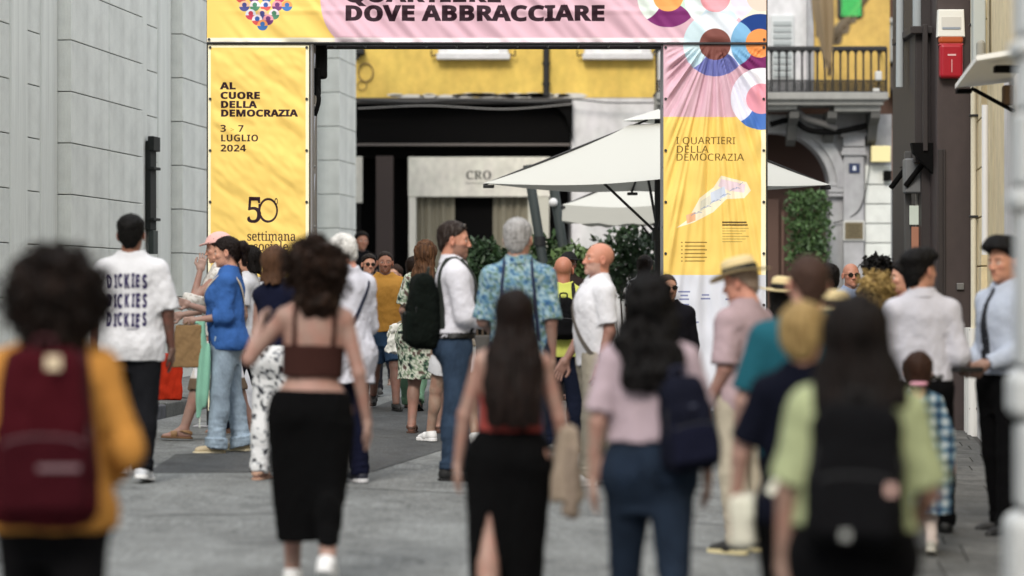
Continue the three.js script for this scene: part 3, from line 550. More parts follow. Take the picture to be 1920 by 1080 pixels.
function backpack(P, label, o) {
  const b = bagGroup(P, 'backpack', label, 'backpack', o.group), J = P.J, w = o.w ?? 0.15, h = o.h ?? 0.22, t = o.t ?? 0.085, cy = o.y ?? 1.22, seed = J.seed;
  J.prof(cy, tmp); const zb = tmp[2] - tmp[1] - (P.o.topw?.loose ?? 0.014) - t * 0.86 - 0.012, c = V(o.x ?? 0, cy, zb + (o.z ?? 0)), base = lin(o.color);
  const q = J.tq.clone().multiply(new THREE.Quaternion().setFromEuler(new THREE.Euler(R(o.pitch ?? 0), R(o.turn ?? 0), R(o.roll ?? 0)))), M = new THREE.Matrix4().compose(J.T(c), q, V(1, 1, 1));
  const taper = y => 1 - (o.taper ?? 0.22) * smooth(-h, h, y);
  const main = (x, y, z) => rboxd(x / taper(y), y, z / (1 - 0.3 * smooth(0, h, y)), w, h, t, Math.min(0.075, t * 0.85)) * 0.75 + 0.006 * N3(x * 9 + seed, y * 7, z * 9) + 0.003 * N3b(x * 26, y * 20 + seed, z * 26);
  const bodyG = nets(main, [-w - 0.05, -h - 0.05, -t - 0.06], [w + 0.05, h + 0.05, t + 0.06], o.cell ?? 0.0115, weave(base, 0.10)).applyMatrix4(M);
  part('body', bodyG, clothMat, b);
  const pk = (x, y, z) => rboxd(x, y + h * 0.42, z + t * 0.92, w * 0.78, h * 0.42, 0.035, 0.028) + 0.004 * N3(x * 12 + seed, y * 9, z * 9);
  const pm = part('pocket', nets(pk, [-w, -h - 0.05, -t - 0.09], [w, h * 0.2, -t + 0.09], 0.011, weave(o.pocket ? lin(o.pocket) : base, 0.10)).applyMatrix4(M), clothMat, b);
  const zm = flat(o.zip ?? '#1b1b1e', 0.5), zp = [];
  for (let i = 0; i <= 16; i++) { const a = Math.PI * i / 16; zp.push(V(Math.cos(a) * w * 0.70, -h * 0.08 + Math.sin(a) * h * 0.10, -t * 0.98 - 0.034)); }
  part('zipper', tube(zp, 0.0035, 32, 4).applyMatrix4(M), zm, pm);
  const zq = []; for (let i = 0; i <= 24; i++) { const a = Math.PI * (-0.1 + 1.2 * i / 24), yy = h * 0.1 + Math.sin(a) * h * 0.80, k = taper(yy); zq.push(V(Math.cos(a) * w * 0.93 * k, yy, -t * 0.62 * (1 - 0.3 * smooth(0, h, yy)))); }
  part('zipper', tube(zq, 0.005, 48, 4).applyMatrix4(M), zm, b);
  part('top_handle', tube([V(-0.03, h * 0.95, t * 0.3), V(-0.03, h + 0.035, t * 0.35), V(0.03, h + 0.035, t * 0.35), V(0.03, h * 0.95, t * 0.3)], 0.008, 16, 5).applyMatrix4(M), flat(o.strap ?? o.color, 0.9), b);
  for (const [px, py, pw, ph, col] of o.patches ?? []) part('logo_patch', rbox(pw, ph, 0.006, 0.0025, px, py, -t * 0.92 - 0.040).applyMatrix4(M), flat(col, 0.7), b);
  for (const sx of o.straps ?? [-0.105, 0.105]) strapOn(P, b, V(sx, 1.27, 0), V(sx > 0 ? -0.1 : 0.1, 1, 0), V(0, 0, 1), o.strapW ?? 0.045, flat(o.strap ?? o.color, 0.9), { t: 0.009, n: 40, name: 'shoulder_strap' });
  return b;
}
function printPatch(P, tex, x0, x1, y0, y1, name = 'shirt_print') { // lettering laid on the back of the shirt
  const g = P.top.geometry, p = g.attributes.position, n = g.attributes.normal, I = g.index.array, pos = [], nor = [], uv = [], J = P.J, q = { x: 0, y: 0, z: 0 };
  for (let i = 0; i < I.length; i += 3) {
    let ok = true; const L = [];
    for (let k = 0; k < 3; k++) { const a = I[i + k]; J.local(p.getX(a), p.getY(a), p.getZ(a), q); if (n.getZ(a) > -0.2 || q.x < x0 - 0.03 || q.x > x1 + 0.03 || q.y < y0 - 0.03 || q.y > y1 + 0.03) ok = false; L.push([a, q.x, q.y]); }
    if (!ok) continue;
    for (const [a, X, Y] of L) { pos.push(p.getX(a) + n.getX(a) * 0.003, p.getY(a) + n.getY(a) * 0.003, p.getZ(a) + n.getZ(a) * 0.003); nor.push(n.getX(a), n.getY(a), n.getZ(a)); uv.push((x1 - X) / (x1 - x0), (Y - y0) / (y1 - y0)); }
  }
  const gg = new THREE.BufferGeometry(); gg.setAttribute('position', new THREE.Float32BufferAttribute(pos, 3)); gg.setAttribute('normal', new THREE.Float32BufferAttribute(nor, 3)); gg.setAttribute('uv', new THREE.Float32BufferAttribute(uv, 2));
  tex.wrapS = tex.wrapT = THREE.ClampToEdgeWrapping;
  return part(name, gg, new THREE.MeshStandardMaterial({ map: tex, transparent: true, roughness: 0.9 }), P.top);
}
// ------------------------------------------------------------------ ground
const asphaltTex = noiseTex(1024, (u, v) => {
  const f = torusN(u, v, 260), g = torusN(u, v, 90, 3), c = torusN(u, v, 7, 5), m = torusN(u, v, 22, 8), sp = torusN(u, v, 420, 11);
  const k = 0.70 + 0.10 * f + 0.06 * g + 0.10 * c + 0.07 * m + (sp > 0.42 ? 0.16 : 0) - (sp < -0.45 ? 0.14 : 0) - 0.09 * smooth(0.3, 0.6, torusN(u, v, 14, 20)) - 0.16 * smooth(0.60, 0.68, torusN(u, v, 64, 30)); return [k * 0.985, k, k * 1.0];
}, true);
const roughTex = noiseTex(512, (u, v) => { const k = 0.5 + 0.25 * torusN(u, v, 200) + 0.2 * torusN(u, v, 70, 4); return [k, k, k]; });
const onGround = (x, d, up = 0) => V(x, G(x, d) + up, -d);
function groundSheet(poly, up, m, name, parent) { // poly: [x, d] corners
  const sh = new THREE.Shape(poly.map(([x, d]) => new THREE.Vector2(x, d))), g = new THREE.ShapeGeometry(sh), p = g.attributes.position, uv = g.attributes.uv;
  for (let i = 0; i < p.count; i++) { const x = p.getX(i), d = p.getY(i); uv.setXY(i, x / 6, d / 6); p.setXYZ(i, x, G(x, d) + up, -d); }
  g.computeVertexNormals(); return parent ? part(name, g, m, parent) : structure(name, g, m);
}
const gpx = (px, py) => { const d = footD(px, py); return [wx(px, d), d]; };
const asphalt = std([0.335, 0.34, 0.337], 0.9, { map: asphaltTex, bumpMap: roughTex, bumpScale: 0.004 });
const darkAsphalt = std([0.105, 0.107, 0.112], 0.85, { map: asphaltTex, bumpMap: roughTex, bumpScale: 0.003 });
const road = groundSheet([[-90, -60], [90, -60], [90, 160], [-90, 160]], 0, asphalt, 'road');
groundSheet([[275, 887], [700, 885], [842, 840], [1000, 786], [900, 716], [760, 742], [690, 768], [560, 846], [330, 852]].map(p => gpx(...p)), 0.004, darkAsphalt, 'asphalt_patch', road);
const tar = std([0.05, 0.05, 0.052], 0.8);
for (const [a, b, w] of [[[240, 967], [640, 962], 0.012], [[650, 915], [905, 927], 0.014], [[1040, 962], [1420, 990], 0.012], [[345, 815], [480, 815], 0.016], [[280, 818], [330, 815], 0.016], [[1300, 880], [1420, 884], 0.012], [[690, 728], [760, 726], 0.02], [[700, 700], [790, 702], 0.02], [[430, 1020], [520, 1018], 0.01]]) {
  const A = gpx(...a), B = gpx(...b), n = 10, L = [], U = []; for (let i = 0; i <= n; i++) { const x = mix(A[0], B[0], i / n), d = mix(A[1], B[1], i / n) + 0.03 * N3(i * 0.4, A[1], 2); L.push([x, d - w]); U.unshift([x, d + w * (1 + 0.5 * N3(i, 4, A[0]))]); }
  groundSheet([...L, ...U], 0.004, tar, 'tar_seam', road);
}
// manhole and small litter
{ const [x, d] = gpx(865, 752); }
// pavement of stone slabs on the right
const slabMats = [0.19, 0.215, 0.17, 0.235].map((k, i) => std([k * 1.03, k, k * 0.95], 0.85, { map: asphaltTex, bumpMap: roughTex, bumpScale: 0.003 }));
const XR = d => 4.66 + 0.12 * (d - 26), XL = d => -4.4 + 0.12 * (d - 25);
const sideR = structure('pavement', (() => { const g = new THREE.ShapeGeometry(new THREE.Shape([[XR(5) - 1.55, 5], [XR(5) + 0.3, 5], [XR(38) + 0.3, 38], [XR(38) - 1.55, 38]].map(p => new THREE.Vector2(...p)))), p = g.attributes.position; for (let i = 0; i < p.count; i++) { const x = p.getX(i), d = p.getY(i); p.setXYZ(i, x, G(x, d) + 0.006, -d); } g.computeVertexNormals(); return g; })(), std([0.045, 0.043, 0.04], 0.95));
{
  let d = 11; const rr = mulberry(31);
  while (d < 30) {
    const L = 0.42 + rr() * 0.1; let u = 0; while (u < 1.5) {
      const w = Math.min(0.55 + rr() * 0.3, 1.52 - u), x0 = XR(d) - 1.53 + u, g = box(w - 0.014, 0.03, L - 0.014); const p = g.attributes.position;
      for (let i = 0; i < p.count; i++) { const x = x0 + w / 2 + p.getX(i) + 0.12 * (-p.getZ(i)), dd = d + L / 2 - p.getZ(i); p.setXYZ(i, x, G(x, dd) + 0.004 + p.getY(i) + (rr() - 0.5) * 0.002, -dd); } g.computeVertexNormals();
      part('slab', metricUV(g, 1 / 3), slabMats[Math.floor(rr() * 4)], sideR); u += w;
    } d += L;
  }
}
// left pavement with kerb stones
const sideL = structure('sidewalk', (() => { const a = d => [XL(d) + 0.02, d], b = d => [XL(d) + 1.08, d], g = new THREE.BufferGeometry(), ds = [8, 42], v = []; const P = (q, up) => { const p = onGround(q[0], q[1], up); return [p.x, p.y, p.z]; }; const A = P(a(8), 0.13), B = P(b(8), 0.13), C = P(b(42), 0.13), D = P(a(42), 0.13); v.push(...A, ...B, ...C, ...A, ...C, ...D); g.setAttribute('position', new THREE.Float32BufferAttribute(v, 3)); g.setAttribute('uv', new THREE.Float32BufferAttribute([A, B, C, A, C, D].flatMap(q => [q[0] / 6, q[2] / 6]), 2)); g.computeVertexNormals(); return g; })(), std([0.33, 0.325, 0.31], 0.9, { map: asphaltTex }));
for (let d = 12, i = 0; d < 41; d += 1.0, i++) {
  const g = new RoundedBoxGeometry(0.2, 0.34, 0.985, 2, 0.018); g.rotateY(-Math.atan(0.12)); const x = XL(d + 0.5) + 1.18; const q = part('kerb_stone', metricUV(g, 0.3), slabMats[0].clone(), sideL); q.material.color.setRGB(0.26 + 0.05 * N3(d, 1, 1), 0.26 + 0.05 * N3(d, 1, 1), 0.25); q.position.set(x, G(x, d + 0.5) - 0.035, -d - 0.5); q.rotation.z = -0.035;
}
// ------------------------------------------------------------------ left building: pale rusticated stone
const stoneTex = noiseTex(512, (u, v) => { const k = 0.90 + 0.025 * torusN(u, v, 120) + 0.035 * torusN(u, v, 16, 3) + 0.045 * torusN(u, v, 5, 7) - 0.06 * Math.max(0, torusN(u, v * 0 + 0.3, 40, 2)) * (0.5 + 0.5 * torusN(u, v, 6, 9)); return [k, k, k * 0.995]; }, true);
const stoneMats = [0.80, 0.82, 0.785, 0.81].map(k => std([k * 0.975, k, k * 0.955], 0.9, { map: stoneTex, bumpMap: roughTex, bumpScale: 0.002 }));
const leftB = thing('stone_building', 'pale grey stone building with deep horizontal block joints and flat pilasters', 'building', [XL(20), 0, -20], Math.atan2(1, 0.12));
const sOf = px => (7.4 / (0.12 - (px - CX) / F) - 20) * Math.sqrt(1 + 0.12 * 0.12);
{
  const joint = std([0.32, 0.325, 0.315], 0.95), sEnd = (39.05 - 20) * 1.0072;
  part('wall', box(sEnd + 22, 9.5, 6, (sEnd - 22) / 2, 4.25, -3.06), joint, leftB);
  // segments along the wall: [from px, to px, outward step, has joints]
  const seg = [];
  for (const [a, b, z, j] of [[-210, -150, 0.16, 1], [-150, -120, -0.02, 0], [-120, 18, 0.0, 1], [18, 51, -0.03, 0], [51, 75, 0, 1], [75, 107, -0.03, 0], [107, 245, 0.14, 1], [245, 275, -0.03, 0], [275, 295, 0.0, 1], [295, 320, -0.03, 0], [320, 420, 0.14, 1], [420, 436, -0.03, 0], [436, 470, 0, 1], [470, 490, -0.03, 0], [490, 570, 0.14, 1], [570, 594, -0.03, 0]]) seg.push([sOf(a), sOf(b), z, j]);
  seg.push([sOf(594), sEnd, 0.34, 1]);
  seg.unshift([-20, sOf(-210), 0, 1]);
  let n = 0;
  for (const [a, b, z, j] of seg) {
    const w = b - a;
    if (!j) { part('pilaster_strip', rbox(w - 0.004, 9.4, 0.12, 0.02, (a + b) / 2, 4.22, z - 0.02), stoneMats[1], leftB); continue; }
    for (let k = 0; k < 13; k++) {
      const y0 = 0.1 + 0.5 * k, dpt = z + 0.14, m = 1; if (y0 > 6.7) break;
      const cuts = w > 2.6 ? Math.ceil(w / 1.8) : 1;
      for (let c = 0; c < cuts; c++) part('stone_block', metricUV(new RoundedBoxGeometry(w / cuts - (cuts > 1 ? 0.012 : 0.004), 0.491, dpt, 1, 0.006), 0.4).translate(a + w * (c + 0.5) / cuts, y0 + 0.25, z - dpt / 2), stoneMats[(n++ * 7 + k * 3) % 4], leftB);
    }
    part('upper_wall', metricUV(box(w, 2.4, z + 0.14, (a + b) / 2, 7.82, z - (z + 0.14) / 2), 0.4), stoneMats[0], leftB);
  }
  part('plinth', rbox(sEnd + 20.2, 0.9, 0.1, 0.02, (sEnd - 19.8) / 2, 0.42, 0.155), stoneMats[2], leftB);
}
{ // dark green cabinet strip on that wall
  const d = 28.18, g = thing('conduit_cover', 'tall narrow dark green metal cover fixed on the stone wall', 'conduit', [XL(d), 0, -d], Math.atan2(1, 0.12)); const m = std('#0d1310', 0.8), y0 = wy(432, d), y1 = wy(265, d);
  part('cover', rbox(0.26, y1 - y0, 0.06, 0.015, 0, (y0 + y1) / 2, 0.045), m, g); part('cap', rbox(0.28, 0.16, 0.07, 0.01, 0, y1 - 0.03, 0.08), m, g); part('bracket', rbox(0.2, 0.26, 0.06, 0.01, 0, y0 - 0.13, 0.07), std('#2b3431', 0.6), g); part('clip', rbox(0.29, 0.03, 0.075, 0.005, 0, y0 + 0.12, 0.08), m, g); part('clip', rbox(0.29, 0.03, 0.075, 0.005, 0, y1 - 0.3, 0.08), m, g);
}
// ------------------------------------------------------------------ plaster and paint
const plasterTex = noiseTex(512, (u, v) => { const k = 0.88 + 0.05 * torusN(u, v, 6) + 0.05 * torusN(u, v, 22, 4) + 0.03 * torusN(u, v, 150, 8); return [k, k * (0.99 + 0.01 * torusN(u, v, 9, 2)), k]; }, true);
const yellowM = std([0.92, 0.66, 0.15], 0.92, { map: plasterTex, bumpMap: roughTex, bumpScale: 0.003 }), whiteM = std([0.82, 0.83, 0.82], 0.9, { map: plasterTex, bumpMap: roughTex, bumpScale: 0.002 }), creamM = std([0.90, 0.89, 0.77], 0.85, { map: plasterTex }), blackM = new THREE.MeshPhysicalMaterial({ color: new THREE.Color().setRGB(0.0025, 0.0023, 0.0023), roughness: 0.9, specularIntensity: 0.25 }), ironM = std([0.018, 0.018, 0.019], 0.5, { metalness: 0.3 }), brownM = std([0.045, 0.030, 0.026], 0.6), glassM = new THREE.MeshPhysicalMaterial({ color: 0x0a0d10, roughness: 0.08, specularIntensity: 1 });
// yellow house closing the street
{
  const D = 44, H = thing('yellow_house', 'yellow plastered house with black shop recess below and white window surrounds', 'building', [0, 0, -D]);
  const X = px => wx(px, D), Y = py => wy(py, D);
  part('wall', metricUV(box(X(1234) - X(430), 9, 0.6, (X(1234) + X(430)) / 2, Y(183) + 4.5, -0.3), 0.25), yellowM, H);
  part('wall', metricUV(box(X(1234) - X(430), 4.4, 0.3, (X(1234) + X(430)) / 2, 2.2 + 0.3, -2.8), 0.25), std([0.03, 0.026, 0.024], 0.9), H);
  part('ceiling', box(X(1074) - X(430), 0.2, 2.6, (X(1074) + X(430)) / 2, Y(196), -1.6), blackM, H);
  part('cornice', rbox(X(1072) - X(430), 0.10, 0.22, 0.01, (X(1072) + X(430)) / 2, Y(190), 0.08), std([0.05, 0.046, 0.044], 0.9), H);
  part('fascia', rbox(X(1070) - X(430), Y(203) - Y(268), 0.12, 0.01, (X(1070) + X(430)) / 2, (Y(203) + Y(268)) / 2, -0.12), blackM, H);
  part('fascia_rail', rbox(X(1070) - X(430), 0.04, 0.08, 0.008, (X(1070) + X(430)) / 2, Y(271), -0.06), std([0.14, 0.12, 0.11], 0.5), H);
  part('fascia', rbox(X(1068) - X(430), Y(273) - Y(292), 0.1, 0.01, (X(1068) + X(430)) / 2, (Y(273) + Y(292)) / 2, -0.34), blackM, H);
  // white corner wall to the right of the recess
  part('pier', metricUV(box(X(1234) - X(1072), Y(186) + 0.2, 2.9, (X(1234) + X(1072)) / 2, (Y(186) - 0.2) / 2 + 0.2, -1.46), 0.25), whiteM, H);
  { const s = new THREE.Shape(); s.moveTo(0, 0); s.lineTo(0.4, 0); s.lineTo(0.4, -0.62); s.quadraticCurveTo(0.38, -0.12, 0, 0); const g = new THREE.ExtrudeGeometry(s, { depth: 0.2, bevelEnabled: false }); g.scale(-1, 1, 1); part('corner_bracket', new THREE.ExtrudeGeometry(new THREE.Shape([[0, 0], [-0.4, 0], [-0.24, -0.06], [-0.12, -0.2], [-0.04, -0.42], [0, -0.62]].map(q => new THREE.Vector2(...q))), { depth: 0.15, bevelEnabled: false }).translate(X(1073), Y(197), -0.02), blackM, H); }
  // columns of the recess
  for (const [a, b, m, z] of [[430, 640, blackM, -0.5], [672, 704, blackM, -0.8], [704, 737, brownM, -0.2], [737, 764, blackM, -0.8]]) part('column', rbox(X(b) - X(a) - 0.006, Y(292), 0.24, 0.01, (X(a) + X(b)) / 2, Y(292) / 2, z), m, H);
  part('shop_sign_board', rbox(0.2, Y(293) - Y(380), 0.1, 0.01, X(668), (Y(293) + Y(380)) / 2, -0.12), creamM, H);
  // windows whose sills show under the banner
  for (const [a, b] of [[560, 660], [820, 955], [1093, 1222]]) {
    const c = (X(a) + X(b)) / 2, w = X(b) - X(a), y0 = Y(104), q = part('window', metricUV(merge([rbox(0.16, 1.9, 0.16, 0.01, c - w / 2 + 0.1, y0 + 0.95, 0.04), rbox(0.16, 1.9, 0.16, 0.01, c + w / 2 - 0.1, y0 + 0.95, 0.04), rbox(w - 0.04, 0.18, 0.16, 0.01, c, y0 + 1.93, 0.04)]), 0.4), whiteM, H);
    part('sill', rbox(w + 0.02, 0.10, 0.26, 0.012, c, y0 - 0.03, 0.06), whiteM, q); part('sill', rbox(w - 0.06, 0.15, 0.10, 0.01, c, y0 + 0.10, 0.05), std([0.74, 0.75, 0.74], 0.8), q);
    part('pane', box(w - 0.3, 1.7, 0.03, c, y0 + 1.0, 0.012), glassM, q); for (const s of [-1, 1]) part('shutter_hook', tube([V(c + s * w / 2, y0 + 0.02, 0.06), V(c + s * (w / 2 + 0.09), y0 - 0.02, 0.12), V(c + s * (w / 2 + 0.10), y0 + 0.08, 0.14)], 0.014, 8, 5), ironM, q);
    for (const s of [-0.22, 0.22]) part('latch', rbox(0.14, 0.06, 0.05, 0.01, c + s, Y(86) , 0.12), ironM, q);
  }
  part('downpipe', tube([V(X(1024), Y(60) + 6, 0.1), V(X(1024), Y(80), 0.1), V(X(1024), Y(181), 0.1)], 0.055, 20, 8), ironM, H);
  for (const y of [120, 158]) part('pipe_collar', new THREE.CylinderGeometry(0.07, 0.07, 0.05, 12).translate(X(1024), Y(y), 0.1), ironM, H);
  part('cable', tube([675, 720, 790, 860, 930, 1010, 1070, 1140, 1225].map((p, i) => V(X(p), Y(188 + (i % 3) * 2 + (p > 1070 ? -(p - 1150) * 0.02 + 4 : 0)), 0.22)), 0.014, 60, 5), std([0.08, 0.08, 0.08]), H);
  part('cable', tube([V(X(672), Y(205), 0.2), V(X(800), Y(200), 0.22), V(X(950), Y(206), 0.2), V(X(1071), Y(197), 0.2)], 0.01, 40, 5), std([0.3, 0.29, 0.28]), H);
  part('cable_loop', new THREE.TorusGeometry(0.125, 0.012, 6, 28).scale(1, 1.25, 1).translate(X(686), Y(136), 0.03), std([0.25, 0.17, 0.06]), H); part('cable_loop', new THREE.TorusGeometry(0.08, 0.009, 6, 24).translate(X(679), Y(160), 0.03), std([0.3, 0.2, 0.07]), H);
  part('wall_lamp', merge([rbox(0.16, 0.12, 0.2, 0.03, X(676), Y(98), 0.1), bar(V(X(676), Y(104), 0.1), V(X(670), Y(112), 0.2), 0.03)]), ironM, H);
  // plaster crumbs where the paint ends
  for (let i = 0; i < 26; i++) { const px = 700 + rnd() * 380; part('bare_plaster', new THREE.CircleGeometry(0.05 + rnd() * 0.13, 7).scale(1.6, 0.28, 1).translate(X(px), Y(182 - rnd() * 5), 0.006), std([0.62, 0.60, 0.55], 0.95), H); }
  // shop: cream fascia with lettering, curtains and dark doorway
  const S = part('shop_sign_board', metricUV(rbox(X(1032) - X(765), Y(294) - Y(369), 0.14, 0.015, (X(1032) + X(765)) / 2, (Y(294) + Y(369)) / 2, -0.10), 0.3), creamM, H);
  const st = canvasTex(256, 96, (c, w, h) => { c.clearRect(0, 0, w, h); c.fillStyle = '#4a4a46'; c.font = 'bold 62px serif'; c.fillText('CRO', 8, 62); c.font = '16px serif'; c.fillStyle = '#7d7c74'; c.fillRect(8, 80, 90, 3); });
  part('lettering', new THREE.PlaneGeometry(0.86, 0.32).translate(X(870) + 0.43, Y(331), -0.025), new THREE.MeshStandardMaterial({ map: st, transparent: true, roughness: 0.8 }), S);
  part('shop_jamb', rbox(X(780) - X(766), Y(369) - 0.5, 0.16, 0.01, X(773), (Y(369) + 0.5) / 2, -0.12), creamM, H); part('shop_jamb', rbox(X(1030) - X(990), Y(369) - 0.5, 0.16, 0.01, X(1010), (Y(369) + 0.5) / 2, -0.12), std([0.5, 0.49, 0.42]), H);
  const curt = std([0.24, 0.22, 0.165], 0.95);
  for (const [a, b] of [[780, 852], [924, 990]]) { const g = new THREE.PlaneGeometry(X(b) - X(a), Y(369) - 0.5, 60, 1), p = g.attributes.position; for (let i = 0; i < p.count; i++) p.setZ(i, 0.03 * Math.sin(p.getX(i) * 42 + N3(p.getX(i) * 3, 1, 1) * 3)); g.computeVertexNormals(); part('curtain', g.translate((X(a) + X(b)) / 2, (Y(369) + 0.5) / 2, -0.24), curt, H); }
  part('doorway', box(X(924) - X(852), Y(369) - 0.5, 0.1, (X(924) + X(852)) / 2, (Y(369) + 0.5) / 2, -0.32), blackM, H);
  part('exit_light', rbox(0.13, 0.06, 0.04, 0.008, X(720), Y(452), -0.35), std([0.8, 0.8, 0.8], 0.6), H);
}
// house with the arched doorway and balcony
{
  const D = 40, H = thing('arched_house', 'house with white arched doorway, iron balcony and yellow upper wall', 'building', [0, 0, -D]);
  const X = px => wx(px, D), Y = py => wy(py, D), greyM = std([0.46, 0.47, 0.47], 0.9, { map: plasterTex, bumpMap: roughTex, bumpScale: 0.002 });
  // lower wall with arch cut out
  const cx = X(1452), r = X(1556) - X(1452), ys = Y(352), s = new THREE.Shape(); const L = X(1236), Rr = X(1672), T = Y(214);
  s.moveTo(L, -0.4); s.lineTo(cx - r, -0.4); s.lineTo(cx - r, ys); s.absarc(cx, ys, r, Math.PI, 0, true); s.lineTo(cx + r, -0.4); s.lineTo(Rr, -0.4); s.lineTo(Rr, T); s.lineTo(L, T);
  part('wall', metricUV(new THREE.ExtrudeGeometry(s, { depth: 0.5, bevelEnabled: false, curveSegments: 24 }).translate(0, 0, -0.5), 0.3), greyM, H);
  const ring = (r0, r1, z) => { const q = new THREE.Shape(); q.absarc(0, 0, r1, 0, Math.PI, false); q.absarc(0, 0, r0, Math.PI, 0, true); return new THREE.ExtrudeGeometry(q, { depth: z, bevelEnabled: true, bevelSize: 0.01, bevelThickness: 0.01, bevelSegments: 1, curveSegments: 28 }).translate(cx, ys, 0); };
  part('arch_moulding', metricUV(ring(r, r + 0.11, 0.05), 0.3), greyM, H); part('arch_moulding', metricUV(ring(r + 0.11, r + 0.26, 0.09), 0.3), greyM, H);
  for (const [y, h] of [[346, 0.06], [356, 0.09], [366, 0.05]]) part('impost', rbox(0.26, h, 0.12, 0.01, cx + r + 0.1, Y(y), 0.03), greyM, H);
  part('pilaster', metricUV(rbox(X(1618) - X(1580), Y(292) + 0.3, 0.14, 0.012, X(1599), (Y(292) - 0.3) / 2, 0.04), 0.3), greyM, H);
  for (const [y, w, h] of [[288, 0.40, 0.07], [281, 0.36, 0.06], [266, 0.34, 0.16], [252, 0.42, 0.08]]) part('capital', rbox(w, h, 0.2, 0.012, X(1599), Y(y), 0.05), greyM, H);
  for (let i = 0; i < 6; i++) part('stone_block', metricUV(rbox(X(1670) - X(1622), 0.29, 0.05, 0.012, X(1646), Y(475) + i * 0.305 - 0.3, 0.015), 0.3), stoneMats[i % 4], H);
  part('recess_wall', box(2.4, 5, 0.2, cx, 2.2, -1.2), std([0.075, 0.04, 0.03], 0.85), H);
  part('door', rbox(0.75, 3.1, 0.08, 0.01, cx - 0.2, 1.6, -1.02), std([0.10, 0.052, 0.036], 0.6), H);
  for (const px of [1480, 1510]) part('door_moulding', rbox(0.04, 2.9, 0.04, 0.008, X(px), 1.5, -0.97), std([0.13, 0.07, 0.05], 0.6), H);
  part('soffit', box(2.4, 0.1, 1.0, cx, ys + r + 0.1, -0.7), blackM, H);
  // number plate, brass plaque, wire, lamp box
  const nt = canvasTex(64, 64, c => { c.fillStyle = '#1d2c4e'; c.fillRect(0, 0, 64, 64); c.fillStyle = '#e8ecf2'; c.font = 'bold 44px sans-serif'; c.textAlign = 'center'; c.fillText('8', 32, 48); });
  const np = part('number_plate', rbox(0.17, 0.15, 0.012, 0.004, X(1600), Y(316), 0.122), std('#1d2c4e', 0.4), H); part('numeral', new THREE.PlaneGeometry(0.16, 0.14).translate(X(1600), Y(316), 0.1295), new THREE.MeshStandardMaterial({ map: nt, roughness: 0.4 }), np);
  const pq = part('plaque_frame', rbox(0.335, 0.31, 0.03, 0.006, X(1599), Y(433), 0.125), std([0.5, 0.5, 0.47]), H); part('plaque', rbox(0.28, 0.26, 0.012, 0.003, X(1599), Y(433), 0.143), std([0.16, 0.13, 0.075], 0.45, { metalness: 0.5 }), pq); for (let i = 0; i < 5; i++) part('engraved_line', rbox(0.2 - (i % 2) * 0.05, 0.012, 0.003, 0.001, X(1599), Y(433) + 0.08 - i * 0.04, 0.151), std([0.07, 0.055, 0.03]), pq);
  part('wire', tube([V(X(1630), Y(250), 0.1), V(X(1626), Y(330), 0.12), V(X(1608), Y(395), 0.13), V(X(1580), Y(413), 0.08), V(X(1562), Y(418), 0.03)], 0.008, 30, 5), blackM, H);
  part('lamp_box', rbox(0.30, 0.25, 0.14, 0.012, X(1648), Y(290), 0.16), std([0.80, 0.70, 0.36], 0.5), H); part('lamp_bracket', rbox(0.12, 0.16, 0.1, 0.01, X(1662), Y(330), 0.1), blackM, H);
  // balcony
  const z1 = 0.75, slab = part('balcony_slab', metricUV(merge([rbox(X(1652) - X(1226), 0.11, z1 + 0.1, 0.012, (X(1652) + X(1226)) / 2, Y(187), z1 / 2), rbox(X(1644) - X(1226), 0.10, z1, 0.01, (X(1644) + X(1226)) / 2, Y(197), z1 / 2 - 0.02), rbox(X(1640) - X(1555), 0.10, z1 - 0.1, 0.01, (X(1640) + X(1555)) / 2, Y(208), z1 / 2 - 0.06), rbox(X(1486) - X(1226), 0.08, z1 - 0.1, 0.01, (X(1486) + X(1226)) / 2, Y(206), z1 / 2 - 0.06)]), 0.4), std([0.36, 0.355, 0.335], 0.9, { map: stoneTex }), H);
  for (const px of [1262, 1490, 1560, 1640]) part('balcony_bracket', new THREE.ExtrudeGeometry(new THREE.Shape([[0, 0], [0.62, 0], [0.6, -0.1], [0.36, -0.2], [0.2, -0.42], [0, -0.5]].map(q => new THREE.Vector2(...q))), { depth: 0.14, bevelEnabled: false }).rotateY(-Math.PI / 2).translate(X(px), Y(214), 0), std([0.10, 0.098, 0.092]), H);
  part('cable_bundle', tube([V(X(1440), Y(236), 0.3), V(X(1480), Y(228), 0.34), V(X(1510), Y(246), 0.36), V(X(1560), Y(250), 0.34), V(X(1620), Y(238), 0.3)], 0.05, 30, 6), blackM, H);
  part('cable_bundle', tube([V(X(1485), Y(206), 0.4), V(X(1500), Y(222), 0.42), V(X(1540), Y(236), 0.4), V(X(1562), Y(243), 0.36)], 0.06, 24, 6), std([0.12, 0.115, 0.11]), H);
  const yb = Y(180), yt = Y(99), x0 = X(1226), x1 = X(1650), bars = Math.round((x1 - x0) / 0.118);
  part('handrail', rbox(x1 - x0, 0.07, 0.08, 0.012, (x0 + x1) / 2, yt, z1 - 0.06), ironM, H); part('bottom_rail', rbox(x1 - x0, 0.04, 0.04, 0.008, (x0 + x1) / 2, yb, z1 - 0.06), ironM, H); part('mid_rail', rbox(x1 - x0, 0.022, 0.03, 0.005, (x0 + x1) / 2, Y(158), z1 - 0.06), ironM, H);
